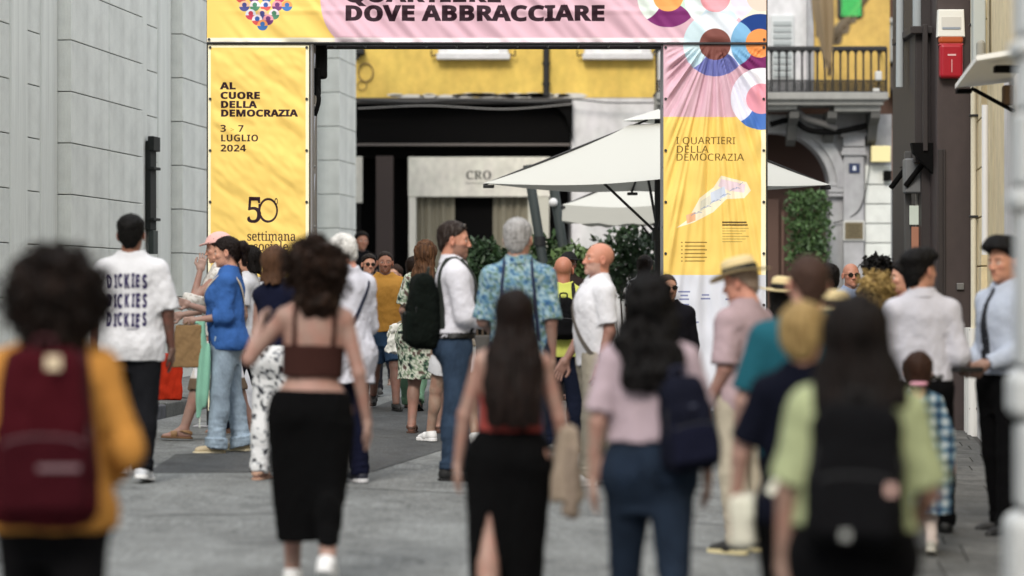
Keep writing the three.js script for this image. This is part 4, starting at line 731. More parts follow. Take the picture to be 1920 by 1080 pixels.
  for (let i = 0; i <= bars; i++) { const x = mix(x0, x1, i / bars), w = (x1 - x0) / bars; part('baluster', merge([bar(V(x, yb, z1 - 0.06), V(x, yt, z1 - 0.06), 0.017, 6), ...(i < bars ? [tube([V(x, Y(116), z1 - 0.06), V(x + w * 0.1, Y(106), z1 - 0.06), V(x + w / 2, Y(101), z1 - 0.06), V(x + w * 0.9, Y(106), z1 - 0.06), V(x + w, Y(116), z1 - 0.06)], 0.014, 10, 5), bar(V(x + w / 2, yb, z1 - 0.06), V(x + w / 2, Y(158), z1 - 0.06), 0.012, 5), bar(V(x + w / 4, yb, z1 - 0.06), V(x + w / 4, Y(160), z1 - 0.06), 0.011, 4), bar(V(x + w * 0.75, yb, z1 - 0.06), V(x + w * 0.75, Y(160), z1 - 0.06), 0.011, 4)] : [])]), ironM, H); }
  for (const x of [x0, x1]) { part('side_rail', merge([bar(V(x, yt, z1 - 0.06), V(x, yt, 0), 0.02, 6), bar(V(x, yb, z1 - 0.06), V(x, yb, 0), 0.018, 6)]), ironM, H); }
  part('small_lamp', merge([rbox(0.10, 0.14, 0.1, 0.02, X(1634), Y(150), z1), rbox(0.1, 0.05, 0.05, 0.01, X(1630), Y(176), z1)]), std([0.5, 0.5, 0.48]), H);
  // upper walls
  part('upper_wall', metricUV(box(X(1518) - X(1236), 8, 0.4, (X(1518) + X(1236)) / 2, Y(182) + 4, -0.25), 0.3), std([0.80, 0.81, 0.80], 0.9, { map: plasterTex }), H);
  part('upper_wall', metricUV(box(X(1668) - X(1520), 8, 0.5, (X(1668) + X(1520)) / 2, Y(182) + 4, -0.22), 0.3), std([0.72, 0.49, 0.13], 0.92, { map: plasterTex }), H);
  part('corner_strip', metricUV(rbox(0.10, 8, 0.6, 0.01, X(1519), Y(182) + 4, -0.2), 0.3), greyM, H);
  const wn = part('window', rbox(0.36, 1.0, 0.08, 0.01, X(1467), Y(38) - 0.42, -0.04), std([0.55, 0.57, 0.57]), H); for (let i = 0; i < 9; i++) part('louvre', rbox(0.28, 0.07, 0.03, 0.008, X(1467), Y(44) - i * 0.1, 0.008, 1), std([0.36, 0.39, 0.39]), wn);
  part('door_frame', rbox(0.12, 2.2, 0.1, 0.01, X(1400), Y(100), -0.02), greyM, H);
}
// ------------------------------------------------------------------ right-hand side
{ // buildings of the side lane seen through the gap
  const D = 52, X = px => wx(px, D), Y = py => wy(py, D), H = thing('lane_house', 'dark brown house front with grey stone bay far down the side lane', 'building', [0, 0, -D]);
  part('wall', metricUV(box(4.6, 12, 1, X(1640) + 2.3, 6, -0.5), 0.3), std([0.09, 0.05, 0.035], 0.9, { map: plasterTex }), H);
  part('stone_bay', metricUV(rbox(0.62, 0.9, 0.5, 0.05, X(1684), Y(80), 0.3), 0.4), std([0.33, 0.335, 0.33], 0.9, { map: stoneTex }), H); part('bay_cornice', rbox(0.78, 0.1, 0.6, 0.02, X(1684), Y(44), 0.32), std([0.3, 0.3, 0.29]), H);
  part('bay_bracket', new THREE.ExtrudeGeometry(new THREE.Shape([[0, 0], [0.7, 0], [0.7, -0.25], [0.5, -0.5], [0.42, -0.95], [0.2, -0.5], [0, -0.3]].map(q => new THREE.Vector2(...q))), { depth: 0.4, bevelEnabled: false }).translate(X(1652), Y(128), 0.05), std([0.06, 0.05, 0.045]), H);
  part('sign_panel', rbox(0.6, 1.2, 0.1, 0.02, X(1690), Y(300), 0.15), std([0.11, 0.055, 0.035], 0.6), H);
  for (const [y, h, c] of [[385, 0.35, '#8fae3a'], [415, 0.2, '#c6d2b8'], [442, 0.25, '#b8c4cf'], [470, 0.2, '#5d3a30']]) part('poster', rbox(0.17, h, 0.02, 0.005, X(1684), Y(y), 0.05), std(c, 0.6), H);
  part('shop_window', box(0.5, 1.8, 0.05, X(1725), Y(440), 0.05), glassM, H); part('shop_window_frame', rbox(0.06, 2.6, 0.1, 0.01, X(1700), Y(420), 0.08), std([0.3, 0.31, 0.3]), H);
  part('drain', bar(V(X(1672), Y(540), 0.2), V(X(1672), Y(355), 0.2), 0.05, 8), ironM, H);
  part('pale_wall', metricUV(box(0.5, 3.5, 0.3, X(1712), Y(0), 0.1), 0.3), whiteM, H);
}
{ // brown shopfront
  const D = 26, X = px => wx(px, D), Y = py => wy(py, D), H = thing('brown_shopfront', 'dark brown painted shopfront pier with panelled side and projecting hood', 'shopfront', [0, 0, -D]);
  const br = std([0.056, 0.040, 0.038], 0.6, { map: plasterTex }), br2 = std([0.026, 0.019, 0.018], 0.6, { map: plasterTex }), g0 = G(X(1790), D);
  part('pier', metricUV(rbox(X(1820) - X(1757), 6 - g0, 0.5, 0.012, (X(1820) + X(1757)) / 2, (6 + g0) / 2 - 0.02, -0.25), 0.3), br, H);
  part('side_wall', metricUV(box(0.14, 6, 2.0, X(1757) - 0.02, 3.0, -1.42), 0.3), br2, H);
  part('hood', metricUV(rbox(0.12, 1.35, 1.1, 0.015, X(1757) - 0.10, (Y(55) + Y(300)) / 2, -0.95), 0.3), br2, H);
  part('hood_cornice', rbox(0.24, 0.08, 1.3, 0.012, X(1757) - 0.10, Y(50), -0.95), br2, H);
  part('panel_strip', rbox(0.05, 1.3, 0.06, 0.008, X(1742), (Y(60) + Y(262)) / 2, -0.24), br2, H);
  for (const [dx, z] of [[-0.02, -0.1], [-0.10, -0.6]]) part('hood_bracket', bar(V(X(1748) + dx, Y(300), z - 0.3), V(X(1716) + dx, Y(345), z - 0.4), 0.03, 6), blackM, H);
  part('hood_bracket', new THREE.ExtrudeGeometry(new THREE.Shape([[0, 0], [-0.32, 0], [-0.3, -0.1], [0, -0.42]].map(q => new THREE.Vector2(...q))), { depth: 0.12, bevelEnabled: false }).translate(X(1775), Y(265), -0.35), blackM, H);
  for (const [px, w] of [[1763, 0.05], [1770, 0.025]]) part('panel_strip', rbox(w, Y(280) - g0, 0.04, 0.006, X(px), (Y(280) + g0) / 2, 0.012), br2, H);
  part('intercom', rbox(0.075, 0.07, 0.03, 0.008, X(1800), Y(537), 0.015), std([0.22, 0.22, 0.22], 0.4, { metalness: 0.6 }), H);
  part('lock', new THREE.SphereGeometry(0.018, 10, 8).translate(X(1785), Y(577), 0.012), std([0.7, 0.7, 0.7], 0.3, { metalness: 0.8 }), H);
  part('lock', rbox(0.02, 0.16, 0.02, 0.006, X(1782), Y(712), 0.01), std([0.3, 0.3, 0.28], 0.4), H);
  part('meter_box', rbox(0.2, 0.36, 0.2, 0.02, X(1730), Y(325), -0.6), std([0.13, 0.135, 0.14], 0.6), H); part('display_frame', rbox(0.07, 2.2, 0.07, 0.01, X(1722), Y(480), -0.7), std([0.05, 0.05, 0.05], 0.5), H); part('display_frame', rbox(0.05, 2.2, 0.07, 0.01, X(1742), Y(480), -0.7), std([0.3, 0.29, 0.26], 0.5), H);
  part('pipe', bar(V(X(1735), Y(0) + 2, -0.5), V(X(1735), Y(44), -0.5), 0.05, 8), std([0.3, 0.33, 0.34]), H); part('pipe', bar(V(X(1715), Y(0) + 2, -0.9), V(X(1712), Y(150), -0.9), 0.04, 8), std([0.33, 0.36, 0.37]), H);
  part('flyer', rbox(0.14, 0.2, 0.01, 0.003, X(1736), Y(400), -0.62), std([0.55, 0.62, 0.55]), H); part('flyer', rbox(0.11, 0.3, 0.01, 0.003, X(1737), Y(450), -0.62), std([0.35, 0.16, 0.1]), H);
  // alarm boxes
  const a = thing('alarm_box', 'white alarm sounder with orange base mounted on the brown pier', 'alarm', [X(1781), Y(50), -D + 0.002]);
  { const s = new THREE.Shape([[-0.128, -0.10], [0.128, -0.10], [0.118, 0.155], [-0.118, 0.155]].map(q => new THREE.Vector2(...q))); part('cover', new THREE.ExtrudeGeometry(s, { depth: 0.08, bevelEnabled: true, bevelSize: 0.012, bevelThickness: 0.012, bevelSegments: 3 }), std([0.75, 0.75, 0.70], 0.45), a); }
  part('beacon', rbox(0.25, 0.09, 0.09, 0.03, 0, -0.135, 0.045), std([0.40, 0.075, 0.02], 0.3), a); part('label_panel', rbox(0.20, 0.12, 0.004, 0.002, 0, 0.03, 0.094), std([0.58, 0.57, 0.53], 0.6), a); part('label_strip', rbox(0.18, 0.022, 0.004, 0.001, 0, -0.025, 0.0975), std([0.26, 0.30, 0.36], 0.6), a);
  const b = thing('alarm_box', 'plain red alarm sounder box below the white alarm', 'alarm', [X(1781), Y(116), -D + 0.002]);
  part('cover', rbox(0.235, 0.345, 0.12, 0.035, 0, 0, 0.06, 4), std([0.34, 0.006, 0.018], 0.35), b); part('label_strip', rbox(0.085, 0.018, 0.004, 0.001, 0, 0.06, 0.121), std([0.65, 0.4, 0.4]), b); part('label_strip', rbox(0.010, 0.13, 0.004, 0.001, 0, -0.05, 0.121), std([0.6, 0.3, 0.3]), b); part('rim', rbox(0.24, 0.02, 0.10, 0.006, 0, 0.168, 0.05), std([0.42, 0.05, 0.06], 0.4), b);
}
const wallTurnR = -Math.atan2(1, 0.12) ; // faces the street
{ // cream yellow wall along the right pavement
  const H = thing('cream_house', 'cream yellow rendered house wall with white downpipes along the right pavement', 'building', [XR(26) + 0.04, 0, -26], Math.atan(-0.12) ); H.rotation.y = -Math.atan(0.12);
  // local -z runs away from us, +z towards us, -x is the street side
  const cm = std([0.90, 0.77, 0.48], 0.92, { map: plasterTex, bumpMap: roughTex, bumpScale: 0.002 });
  const block = (z0, z1, y0, y1, out = 0, m = cm) => metricUV(new RoundedBoxGeometry(0.4, y1 - y0, z1 - z0, 1, 0.008).translate(0.2 - out, (y0 + y1) / 2, (z0 + z1) / 2), 0.3);
  part('wall', metricUV(box(4, 6.6, 22, 2.05, 3.1, 11.0), 0.3), cm, H);
  for (let k = 0; k < 11; k++) { part('quoin', block(0.02, 0.62, 0.95 + k * 0.48, 0.95 + k * 0.48 + 0.468, 0.012), cm, H); part('quoin', block(0.70, 1.15, 0.95 + k * 0.48, 0.95 + k * 0.48 + 0.468, 0.008), cm, H); }
  part('plinth', metricUV(box(0.12, 1.4, 22, 0.04, 0.2, 11.05), 0.3), whiteM, H);
  part('downpipe', bar(V(-0.05, 0.1, 0.66), V(-0.05, 6.4, 0.66), 0.03, 10), std([0.64, 0.60, 0.47], 0.6), H);
  part('downpipe', bar(V(-0.03, 2.0, 2.1), V(-0.03, 3.4, 2.1), 0.032, 10), std([0.66, 0.66, 0.66], 0.5), H);
  for (const z of [0.10, 0.32, 0.66]) part('pipe_guard', new THREE.CylinderGeometry(0.055, 0.055, 1.35, 12).translate(-0.06, 0.62, z), std([0.68, 0.68, 0.66], 0.6), H);
  for (const y of [0.5, 1.28, 2.4, 3.4, 4.3]) part('pipe_clip', rbox(0.09, 0.022, 0.09, 0.006, -0.05, y, 0.66), ironM, H);
  part('meter_box', rbox(0.12, 0.9, 0.32, 0.015, -0.06, wy(20, 24) , 1.6), std([0.42, 0.45, 0.43], 0.6), H); part('vent', rbox(0.08, 0.35, 0.18, 0.04, -0.05, wy(105, 24), 1.75), std([0.3, 0.29, 0.25], 0.8), H); part('vent_pipe', bar(V(-0.06, wy(110, 24), 1.7), V(-0.06, wy(40, 24), 1.7), 0.03, 8), std([0.45, 0.42, 0.36]), H);
  part('window_frame', rbox(0.1, 1.6, 1.0, 0.012, -0.01, 2.6, 5.5), whiteM, H);
}
{ // small white awning
  const A = thing('awning', 'small white wall awning with black end fittings on the cream wall', 'awning', [0, 0, 0]); const m = std([0.80, 0.80, 0.77], 0.85);
  const q = (px, py, d) => at(px, py, d), P = [q(1792, 158, 20.4), q(1908, 128, 19.2), q(1908, 183, 18.2), q(1886, 186, 18.6)];
  const p0 = q(1791, 158, 20.5), p1 = V(XR(20.5) - 0.02, wy(146, 20.5), -20.5), p2 = V(XR(17.8) - 0.02, wy(146, 20.5), -17.8), p3 = V(p0.x - 0.32, p0.y - 0.02, -17.8);
  const g = new THREE.BufferGeometry(), t = 0.035, vs = [p0, p1, p2, p3], lo = vs.map(v => v.clone().add(V(0, -t, 0))), tri = []; const add = (a, b, c, d) => tri.push(a, b, c, a, c, d);
  add(vs[3], vs[2], vs[1], vs[0]); add(lo[0], lo[1], lo[2], lo[3]); for (let i = 0; i < 4; i++) { const j = (i + 1) % 4; add(vs[i], vs[j], lo[j], lo[i]); }
  g.setAttribute('position', new THREE.Float32BufferAttribute(tri.flatMap(v => [v.x, v.y, v.z]), 3)); g.computeVertexNormals(); m.side = THREE.DoubleSide; part('canopy', g, m, A);
  part('end_fitting', rbox(0.12, 0.035, 0.1, 0.008, p0.x + 0.06, p0.y - 0.06, p0.z + 0.05), blackM, A); part('end_fitting', rbox(0.2, 0.05, 0.1, 0.008, p3.x + 0.3, p3.y - 0.06, -18.2), blackM, A);
  part('arm', bar(V(p0.x + 0.1, p0.y - 0.05, -20.3), V(XR(20) - 0.02, p0.y - 0.25, -20.0), 0.018, 6), blackM, A); part('bracket', rbox(0.08, 0.16, 0.1, 0.02, XR(20.1) - 0.06, p0.y - 0.12, -20.1), std([0.16, 0.10, 0.06]), A);
}
{ // stone post close to us
  const D = 9, X = px => wx(px, D), Y = py => wy(py, D), H = thing('stone_post', 'blurred white stone gatepost built of stepped rounded blocks', 'post', [0, 0, -D]); const m = std([0.62, 0.64, 0.65], 0.85, { map: stoneTex, bumpMap: roughTex, bumpScale: 0.002 });
  for (const [x, y0, y1, r] of [[1866, 1420, 958, 0.07], [1887, 956, 790, 0.03], [1872, 788, 692, 0.05], [1888, 690, 400, 0.02], [1876, 398, 352, 0.03], [1884, 350, 210, 0.02], [1890, 208, 112, 0.02], [1878, 110, 72, 0.03], [1888, 70, -140, 0.02], [1870, -142, -200, 0.03]]) { const w = (1990 - x) / 533.3; part('stone_block', metricUV(rbox(w, Y(y1) - Y(y0) - 0.003, w, Math.min(r, 0.06), X(x + 20) + w / 2, (Y(y0) + Y(y1)) / 2, -w / 2 + 0.1, 4), 0.5), m, H); }
}
{ // green matrix sign on a bracket and a furled cloth overhead
  const D = 15, X = px => wx(px, D), Y = py => wy(py, D), H = thing('led_sign', 'green lit dot matrix sign hung on a brown bracket overhead', 'sign', [0, 0, -D]);
  part('housing', rbox(0.15, 0.2, 0.1, 0.02, X(1594), Y(4), 0), std([0.05, 0.05, 0.045], 0.6), H); const led = std('#062a0c', 0.4, { emissive: new THREE.Color(0.1, 1.0, 0.22), emissiveIntensity: 0.7 }), dots = [];
  for (let i = 0; i < 8; i++) for (let j = 0; j < 11; j++)  dots.push(new THREE.CylinderGeometry(0.005, 0.005, 0.01, 6).rotateX(Math.PI / 2).translate(X(1594) + (i - 3.5) * 0.0145, Y(4) + (j - 5.5) * 0.0145, 0.055));
  part('dot_matrix', merge(dots), led, H);
  const br = std([0.16, 0.125, 0.085], 0.7); part('bracket_arm', bar(V(X(1660), Y(-60), 0.02), V(X(1556), Y(80), 0.02), 0.034, 8), br, H); part('bracket_arm', bar(V(X(1530), Y(-60), 0.03), V(X(1536), Y(70), 0.03), 0.025, 8), br, H);
  for (let i = 0; i < 3; i++) part('bracket_hook', tube([V(X(1556 + i * 14), Y(75 - i * 20), 0.04), V(X(1570 + i * 14), Y(84 - i * 20), 0.05), V(X(1576 + i * 14), Y(66 - i * 20), 0.04)], 0.012, 10, 5), br, H);
  const C = thing('furled_cloth', 'brown beige furled cloth hanging beside the green sign', 'cloth', [0, 0, -D + 0.25]);
  const f = (x, y, z) => { const t = clamp((Y(148) - y) / (Y(148) - Y(-40))), c = mix(X(1545), X(1528), clamp(t)) , w = mix(0.012, 0.055, smooth(0, 0.7, t)); return Math.max(len3(x - c, 0, z * 1.1) - w + 0.012 * Math.sin(Math.atan2(z, x - c) * 4 + y * 3), Y(150) - y, y - Y(-40)); };
  part('cloth', nets(f, [X(1545) - 0.25, Y(152), -0.12], [X(1545) + 0.2, Y(-42), 0.12], 0.012), std([0.24, 0.18, 0.11], 0.9), C);
  part('pole', bar(V(X(1528), Y(-90), 0), V(X(1532), Y(-20), 0), 0.02, 8), br, C);
}
// ------------------------------------------------------------------ banner arch
const DA = 23, KA = F / DA;
function fitText(c, s, x, y, w, cap, weight = 'bold', fam = 'sans-serif', sp = 0) { // baseline y, width w, capital height cap
  c.save(); c.font = `${weight} 100px ${fam}`; const m = c.measureText(s).width; c.translate(x, y); c.scale(w / m, cap / 72); c.fillText(s, 0, 0); if (sp) { c.lineWidth = sp; c.strokeStyle = c.fillStyle; c.strokeText(s, 0, 0); } c.restore();
}
function petals(c, list) { for (const [x, y, r, cols] of list) {
  const disc = (rr, f) => { c.fillStyle = f; c.beginPath(); c.arc(x, y, rr, 0, 7); c.fill(); };
  const lens = (ang, f) => { const k = r, cx = x + Math.cos(ang) * k, cy = y + Math.sin(ang) * k; c.save(); c.beginPath(); c.arc(x, y, r, 0, 7); c.clip(); c.fillStyle = f; c.beginPath(); c.arc(cx, cy, r * 0.80, 0, 7); c.fill(); c.restore(); };
  disc(r, cols[0]); for (const [i, f] of (cols[2] ?? []).entries()) if (f) lens([-Math.PI / 2, 0, Math.PI / 2, Math.PI][i], f); disc(r * 0.49, cols[1]);
} }
const YEL = '#f2cf72', PINK = '#d8b2c0', INK = '#2a1520';
const PETALS = [[1253, -6, 58, ['#dff0e2', '#f4a45f', ['#c8e8cf', '#bfe6cb', '#7d2f6f', '#e3efe8']]], [1341, -4, 58, ['#eeeaf6', '#ea9fa9', [null, '#f3ece9', '#cfe3f1', '#e4eef0']]], [1428, -6, 58, ['#f2ead8', '#f2d3c6', [null, null, null, '#e9e2f2']]], [1341, 84, 60, ['#e4ecf6', '#7d4c46', [null, '#e3e8f4', '#7277b6', '#cde3ec']]], [1425, 82, 55, ['#5b9bcb', '#f49a58', ['#1c3f86', null, '#7a2a66', '#7fb4dc']]], [1428, 186, 58, ['#f1f0fa', '#ea9fb0', [null, null, '#4f7ac6', '#e9e9f8']]]];
function clothPanel(x0, x1, y0, y1, tex, amp, seed, ns, nsy, mode) { // in pixels of the arch plane
  const w = (x1 - x0) / KA, h = (y1 - y0) / KA, g = new THREE.PlaneGeometry(w, h, ns, nsy), p = g.attributes.position, uv = g.attributes.uv;
  for (let i = 0; i < p.count; i++) {
    const u = uv.getX(i), v = uv.getY(i), X = u * w, Y = v * h; let z = 0;
    if (mode === 'left') { const a = X * 0.75 + Y * 1.0; z = 0.5 * Math.abs(N3(a * 1.8 + seed, X * 0.7 - Y * 0.35, seed)) + 0.28 * N3b(a * 5 + seed, X * 1.2, 3) + 0.12 * N3(X * 9 + Y * 9, Y * 4 - X * 4, seed); }
    else if (mode === 'right') { const ax = (u - 0.5) * w, dy = (1 - v) * h + 0.12, th = Math.atan2(ax, dy), rr = Math.hypot(ax, dy); z = 0.55 * N3(th * 9 + seed, rr * 0.35, 1) + 0.3 * N3b(th * 22, rr * 0.5, seed); z *= smooth(0, 0.25, rr); z += 0.15 * N3(X * 7, Y * 3, 5); }
    else { z = 0.45 * N3(X * 2.4 + Y * 2.2 + seed, Y * 0.8, 1) + 0.22 * N3b(X * 6 + Y * 5, Y * 1.6, seed) + (v < 0.45 ? 0.2 * N3(X * 8 + Y * 7, 1, 6) : 0) + 0.5 * smooth(0.03, 0.0, Math.abs(v - 0.24)) * 0.3; }
    const e = Math.min(u, 1 - u, v * 3, (1 - v) * 3); p.setZ(i, amp * z * smooth(0, 0.10, e));
  }
  g.computeVertexNormals(); g.translate(((x0 + x1) / 2 - CX) / KA, EYE + (HY - (y0 + y1) / 2) / KA, 0);
  return [g, new THREE.MeshPhysicalMaterial({ map: tex, roughness: 0.6, side: THREE.DoubleSide, specularIntensity: 0.4 })];
}
{
  const A = thing('banner_arch', 'scaffold entrance arch dressed with yellow and pink printed event banners', 'arch', [0, 0, -DA]);
  const X = px => (px - CX) / KA, Y = py => EYE + (HY - py) / KA, alu = std([0.34, 0.34, 0.36], 0.35, { metalness: 0.85 }), darkTube = std([0.02, 0.02, 0.022], 0.5), zF = -0.06, zB = -0.42;
  const topY = -165;
  for (const [a, b] of [[388, 585], [1242, 1437]]) {
    const gnd = Math.min(G(X(a), DA), G(X(b), DA)), L = [], xs = [X(a + 6), X(b - 2)];
    for (const x of xs) for (const z of [zF, zB]) L.push(bar(V(x, G(x, DA) - 0.0, z), V(x, Y(topY), z), 0.025, 10));
    for (let y = 0.6; y < Y(topY); y += 0.55) { for (const x of xs) { L.push(bar(V(x, y, zF), V(x, y + 0.5, zB), 0.012, 6), bar(V(x, y, zF), V(x, y, zB), 0.014, 6)); } L.push(bar(V(xs[0], y, zB), V(xs[1], y, zB), 0.014, 6)); }
    part('truss_leg', L, alu, A); for (const x of xs) part('base_plate', rbox(0.3, 0.012, 0.62, 0.004, x, G(x, DA) + 0.008, -0.24), alu, A);
  }
  { const L = []; for (const y of [80, topY]) for (const z of [zF, zB]) L.push(bar(V(X(388), Y(y), z), V(X(1437), Y(y), z), 0.02, 10)); for (let i = 0; i < 18; i++) { const x = mix(X(392), X(1433), i / 18), x2 = mix(X(392), X(1433), (i + 1) / 18); L.push(bar(V(x, Y(80), zB), V(x2, Y(topY), zB), 0.012, 6), bar(V(x, Y(80), zF), V(x, Y(80), zB), 0.012, 6)); } part('truss_beam', L, darkTube, A); }
  part('black_fitting', merge([rbox(0.10, 0.34, 0.14, 0.03, X(599), Y(108), -0.25), rbox(0.06, 0.25, 0.1, 0.02, X(592), Y(150), -0.2), tube([V(X(590), Y(160), -0.15), V(X(596), Y(185), -0.12), V(X(588), Y(215), -0.14)], 0.02, 12, 6)]), blackM, A);
  // printed panels
  const sc = 1.9;
  const topT = canvasTex(Math.round(1049 * sc), Math.round(245 * sc), (c, w, h) => {
    c.scale(sc, sc); c.translate(-388, 165); c.fillStyle = YEL; c.fillRect(380, -170, 1070, 260); c.fillStyle = PINK; c.beginPath(); c.moveTo(598, -170); c.lineTo(1450, -170); c.lineTo(1450, 72); c.lineTo(628, 72); c.bezierCurveTo(606, 50, 598, 20, 600, -40); c.fill();
    c.fillStyle = '#f8f2dd'; c.fillRect(380, 72, 1070, 14); c.fillStyle = '#f2e2ea'; c.fillRect(628, 72, 820, 14);
    c.fillStyle = INK; fitText(c, 'QUARTIERE', 645, 4, 296, 28, 'bold', 'sans-serif', 5); fitText(c, 'DOVE ABBRACCIARE', 645, 39, 490, 28, 'bold', 'sans-serif', 6);
    petals(c, PETALS);
    // heart-shaped cluster of small discs
    const cl = [['#d2564f', '#f0e4ec', '#3c5fa8'], ['#6c3b72', '#e79aa8'], ['#3f6fb0', '#ef9c5e'], ['#c9475c', '#dfe4f2'], ['#4b4f8e', '#f3c4a0'], ['#52886c', '#efe1ea']]; let n = 0;
    for (const [row, y] of [[[452, 476, 500, 524], -4], [[458, 478, 498, 520, 538], 12], [[470, 492, 514], 28], [[482, 503], 38], [[492], 48]]) for (const x of row) { const q = cl[n++ % 6]; c.fillStyle = q[1]; c.beginPath(); c.arc(x, y, 10, 0, 7); c.fill(); c.fillStyle = q[0]; c.beginPath(); c.arc(x, y, 10, 0.1, 3.0); c.fill(); c.fillStyle = q[2] ?? q[0]; c.beginPath(); c.arc(x, y - 2, 4.5, 0, 7); c.fill(); }
  });
  const leftT = canvasTex(Math.round(189 * 2.9), Math.round(685 * 2.9), (c) => {
    c.scale(2.9, 2.9); c.translate(-390, -85); c.fillStyle = YEL; c.fillRect(380, 80, 220, 450); c.fillStyle = '#d3d6e0'; c.fillRect(380, 520, 220, 300); c.strokeStyle = '#fbf3d0'; c.lineWidth = 8; c.strokeRect(391, 86, 186, 690);
    c.fillStyle = INK; [['AL', 29, 168], ['CUORE', 75, 186], ['DELLA', 68, 203], ['DEMOCRAZIA', 145, 219]].forEach(([s, w, y]) => fitText(c, s, 413, y, w, 12.6, 'bold', 'sans-serif', 6));
    fitText(c, '3', 413, 248, 12, 13); c.fillStyle = '#b89a48'; fitText(c, '>', 432, 248, 8, 8); c.fillStyle = INK; fitText(c, '7', 446, 248, 11, 13); fitText(c, 'LUGLIO', 413, 266, 72, 13); fitText(c, '2024', 413, 285, 49, 13);
    fitText(c, '5', 461, 417, 32, 47, 'normal', 'serif', 3); c.lineWidth = 4.2; c.strokeStyle = INK; c.save(); c.translate(503, 395); c.scale(0.78, 1); c.beginPath(); c.arc(0, 0, 21, 0, 7); c.stroke(); c.restore(); c.lineWidth = 3; c.beginPath(); c.moveTo(486, 383); c.bezierCurveTo(484, 404, 490, 416, 503, 417); c.stroke(); fitText(c, '°', 514, 402, 8, 30, 'normal', 'serif');
    fitText(c, 'settimana', 463, 452, 92, 17, 'normal', 'serif', 2); fitText(c, 'sociale', 475, 471, 66, 17, 'normal', 'serif', 2);
  });
  const rightT = canvasTex(Math.round(192 * 2.9), Math.round(685 * 2.9), (c) => {
    c.scale(2.9, 2.9); c.translate(-1244, -85); c.fillStyle = YEL; c.fillRect(1240, 80, 220, 440); c.fillStyle = PINK; c.fillRect(1240, 80, 220, 140); c.fillStyle = '#d3d6e0'; c.fillRect(1240, 516, 220, 300);
    petals(c, PETALS.filter(p => p[1] > 50)); c.fillStyle = '#faf2cf'; c.fillRect(1427, 245, 9, 271);
    c.fillStyle = '#5a4120'; fitText(c, 'I QUARTIERI', 1267, 271, 113, 13, 'normal'); fitText(c, 'DELLA', 1267, 287, 62, 13, 'normal'); fitText(c, 'DEMOCRAZIA', 1267, 302, 128, 13, 'normal');
    // map of the quarter
    const poly = (f, pts) => { c.fillStyle = f; c.beginPath(); pts.forEach((p, i) => i ? c.lineTo(...p) : c.moveTo(...p)); c.fill(); };
    poly('#f3ead0', [[1268, 428], [1290, 412], [1312, 372], [1338, 352], [1352, 330], [1400, 342], [1408, 358], [1396, 372], [1362, 374], [1338, 398], [1300, 418]]); poly('#e6d3dc', [[1352, 336], [1398, 346], [1396, 362], [1366, 358], [1346, 350]]); poly('#cfd8e8', [[1332, 362], [1358, 350], [1362, 368], [1334, 382]]); poly('#d9d7c8', [[1314, 378], [1332, 366], [1334, 384], [1312, 398]]); poly('#e9b48c', [[1286, 404], [1304, 398], [1304, 414], [1288, 420]]);
    c.strokeStyle = '#8f9bbd'; c.lineWidth = 1; for (let i = 0; i < 16; i++) { const x = 1296 + i * 6, y = 405 - i * 3.8; c.beginPath(); c.moveTo(x, y); c.lineTo(x + 8, y - 6 + (i % 3) * 4); c.stroke(); }
    c.fillStyle = '#5a4a2c'; for (const [x, y, w, h] of [[1354, 416, 46, 3], [1354, 421, 48, 3]]) c.fillRect(x, y, w, h); c.fillStyle = '#a8904c'; for (let i = 0; i < 6; i++) c.fillRect(1354, 428 + i * 5, 50 - (i % 3) * 6, 1.4); c.fillStyle = '#7a6230'; for (let i = 0; i < 6; i++) { c.fillRect(1277, 454 + i * 7, 3, 2); c.fillRect(1284, 454 + i * 7, 42 - (i % 2) * 4, 1.8); }
    c.fillStyle = '#7d83a8'; for (const [x, y, w] of [[1272, 546, 22], [1276, 553, 14], [1274, 560, 18], [1316, 552, 14], [1314, 559, 18], [1280, 570, 12], [1284, 578, 10], [1292, 603, 18], [1360, 560, 20], [1380, 590, 16]]) c.fillRect(x, y, w, 3);
  });
  const mk = (x0, x1, y0, y1, t, amp, seed, a, b, mode, n) => {
    const [g, m] = clothPanel(x0, x1, y0, y1, t, amp, seed, a, b, mode), q = part('banner_panel', g, m, A);
    const eye = new THREE.CylinderGeometry(0.013, 0.013, 0.006, 8).rotateX(Math.PI / 2), em = std([0.02, 0.02, 0.02], 0.5); for (let i = 0; i <= n; i++) for (const x of [x0 + 4, x1 - 4]) { const e = part('grommet', eye, em, q); e.position.set(X(x), Y(mix(y0 + 5, y1 - 5, i / n)), 0.008); }
    return q;
  };
  mk(388, 1437, -165, 79, topT, 0.06, 1, 260, 60, 'top', 2); mk(390, 579, 84, 770, leftT, 0.042, 4, 70, 220, 'left', 7); mk(1244, 1436, 84, 770, rightT, 0.06, 7, 90, 220, 'right', 7);
  part('edge_pole', bar(V(X(1437.5), G(X(1437), DA), -0.02), V(X(1437.5), Y(topY), -0.02), 0.011, 8), darkTube, A); part('edge_pole', bar(V(X(388.5), G(X(388), DA), -0.02), V(X(388.5), Y(topY), -0.02), 0.008, 8), darkTube, A);
  part('cross_cable', bar(V(X(388), Y(80.5), 0.015), V(X(1437), Y(82), 0.015), 0.010, 6), darkTube, A);
}
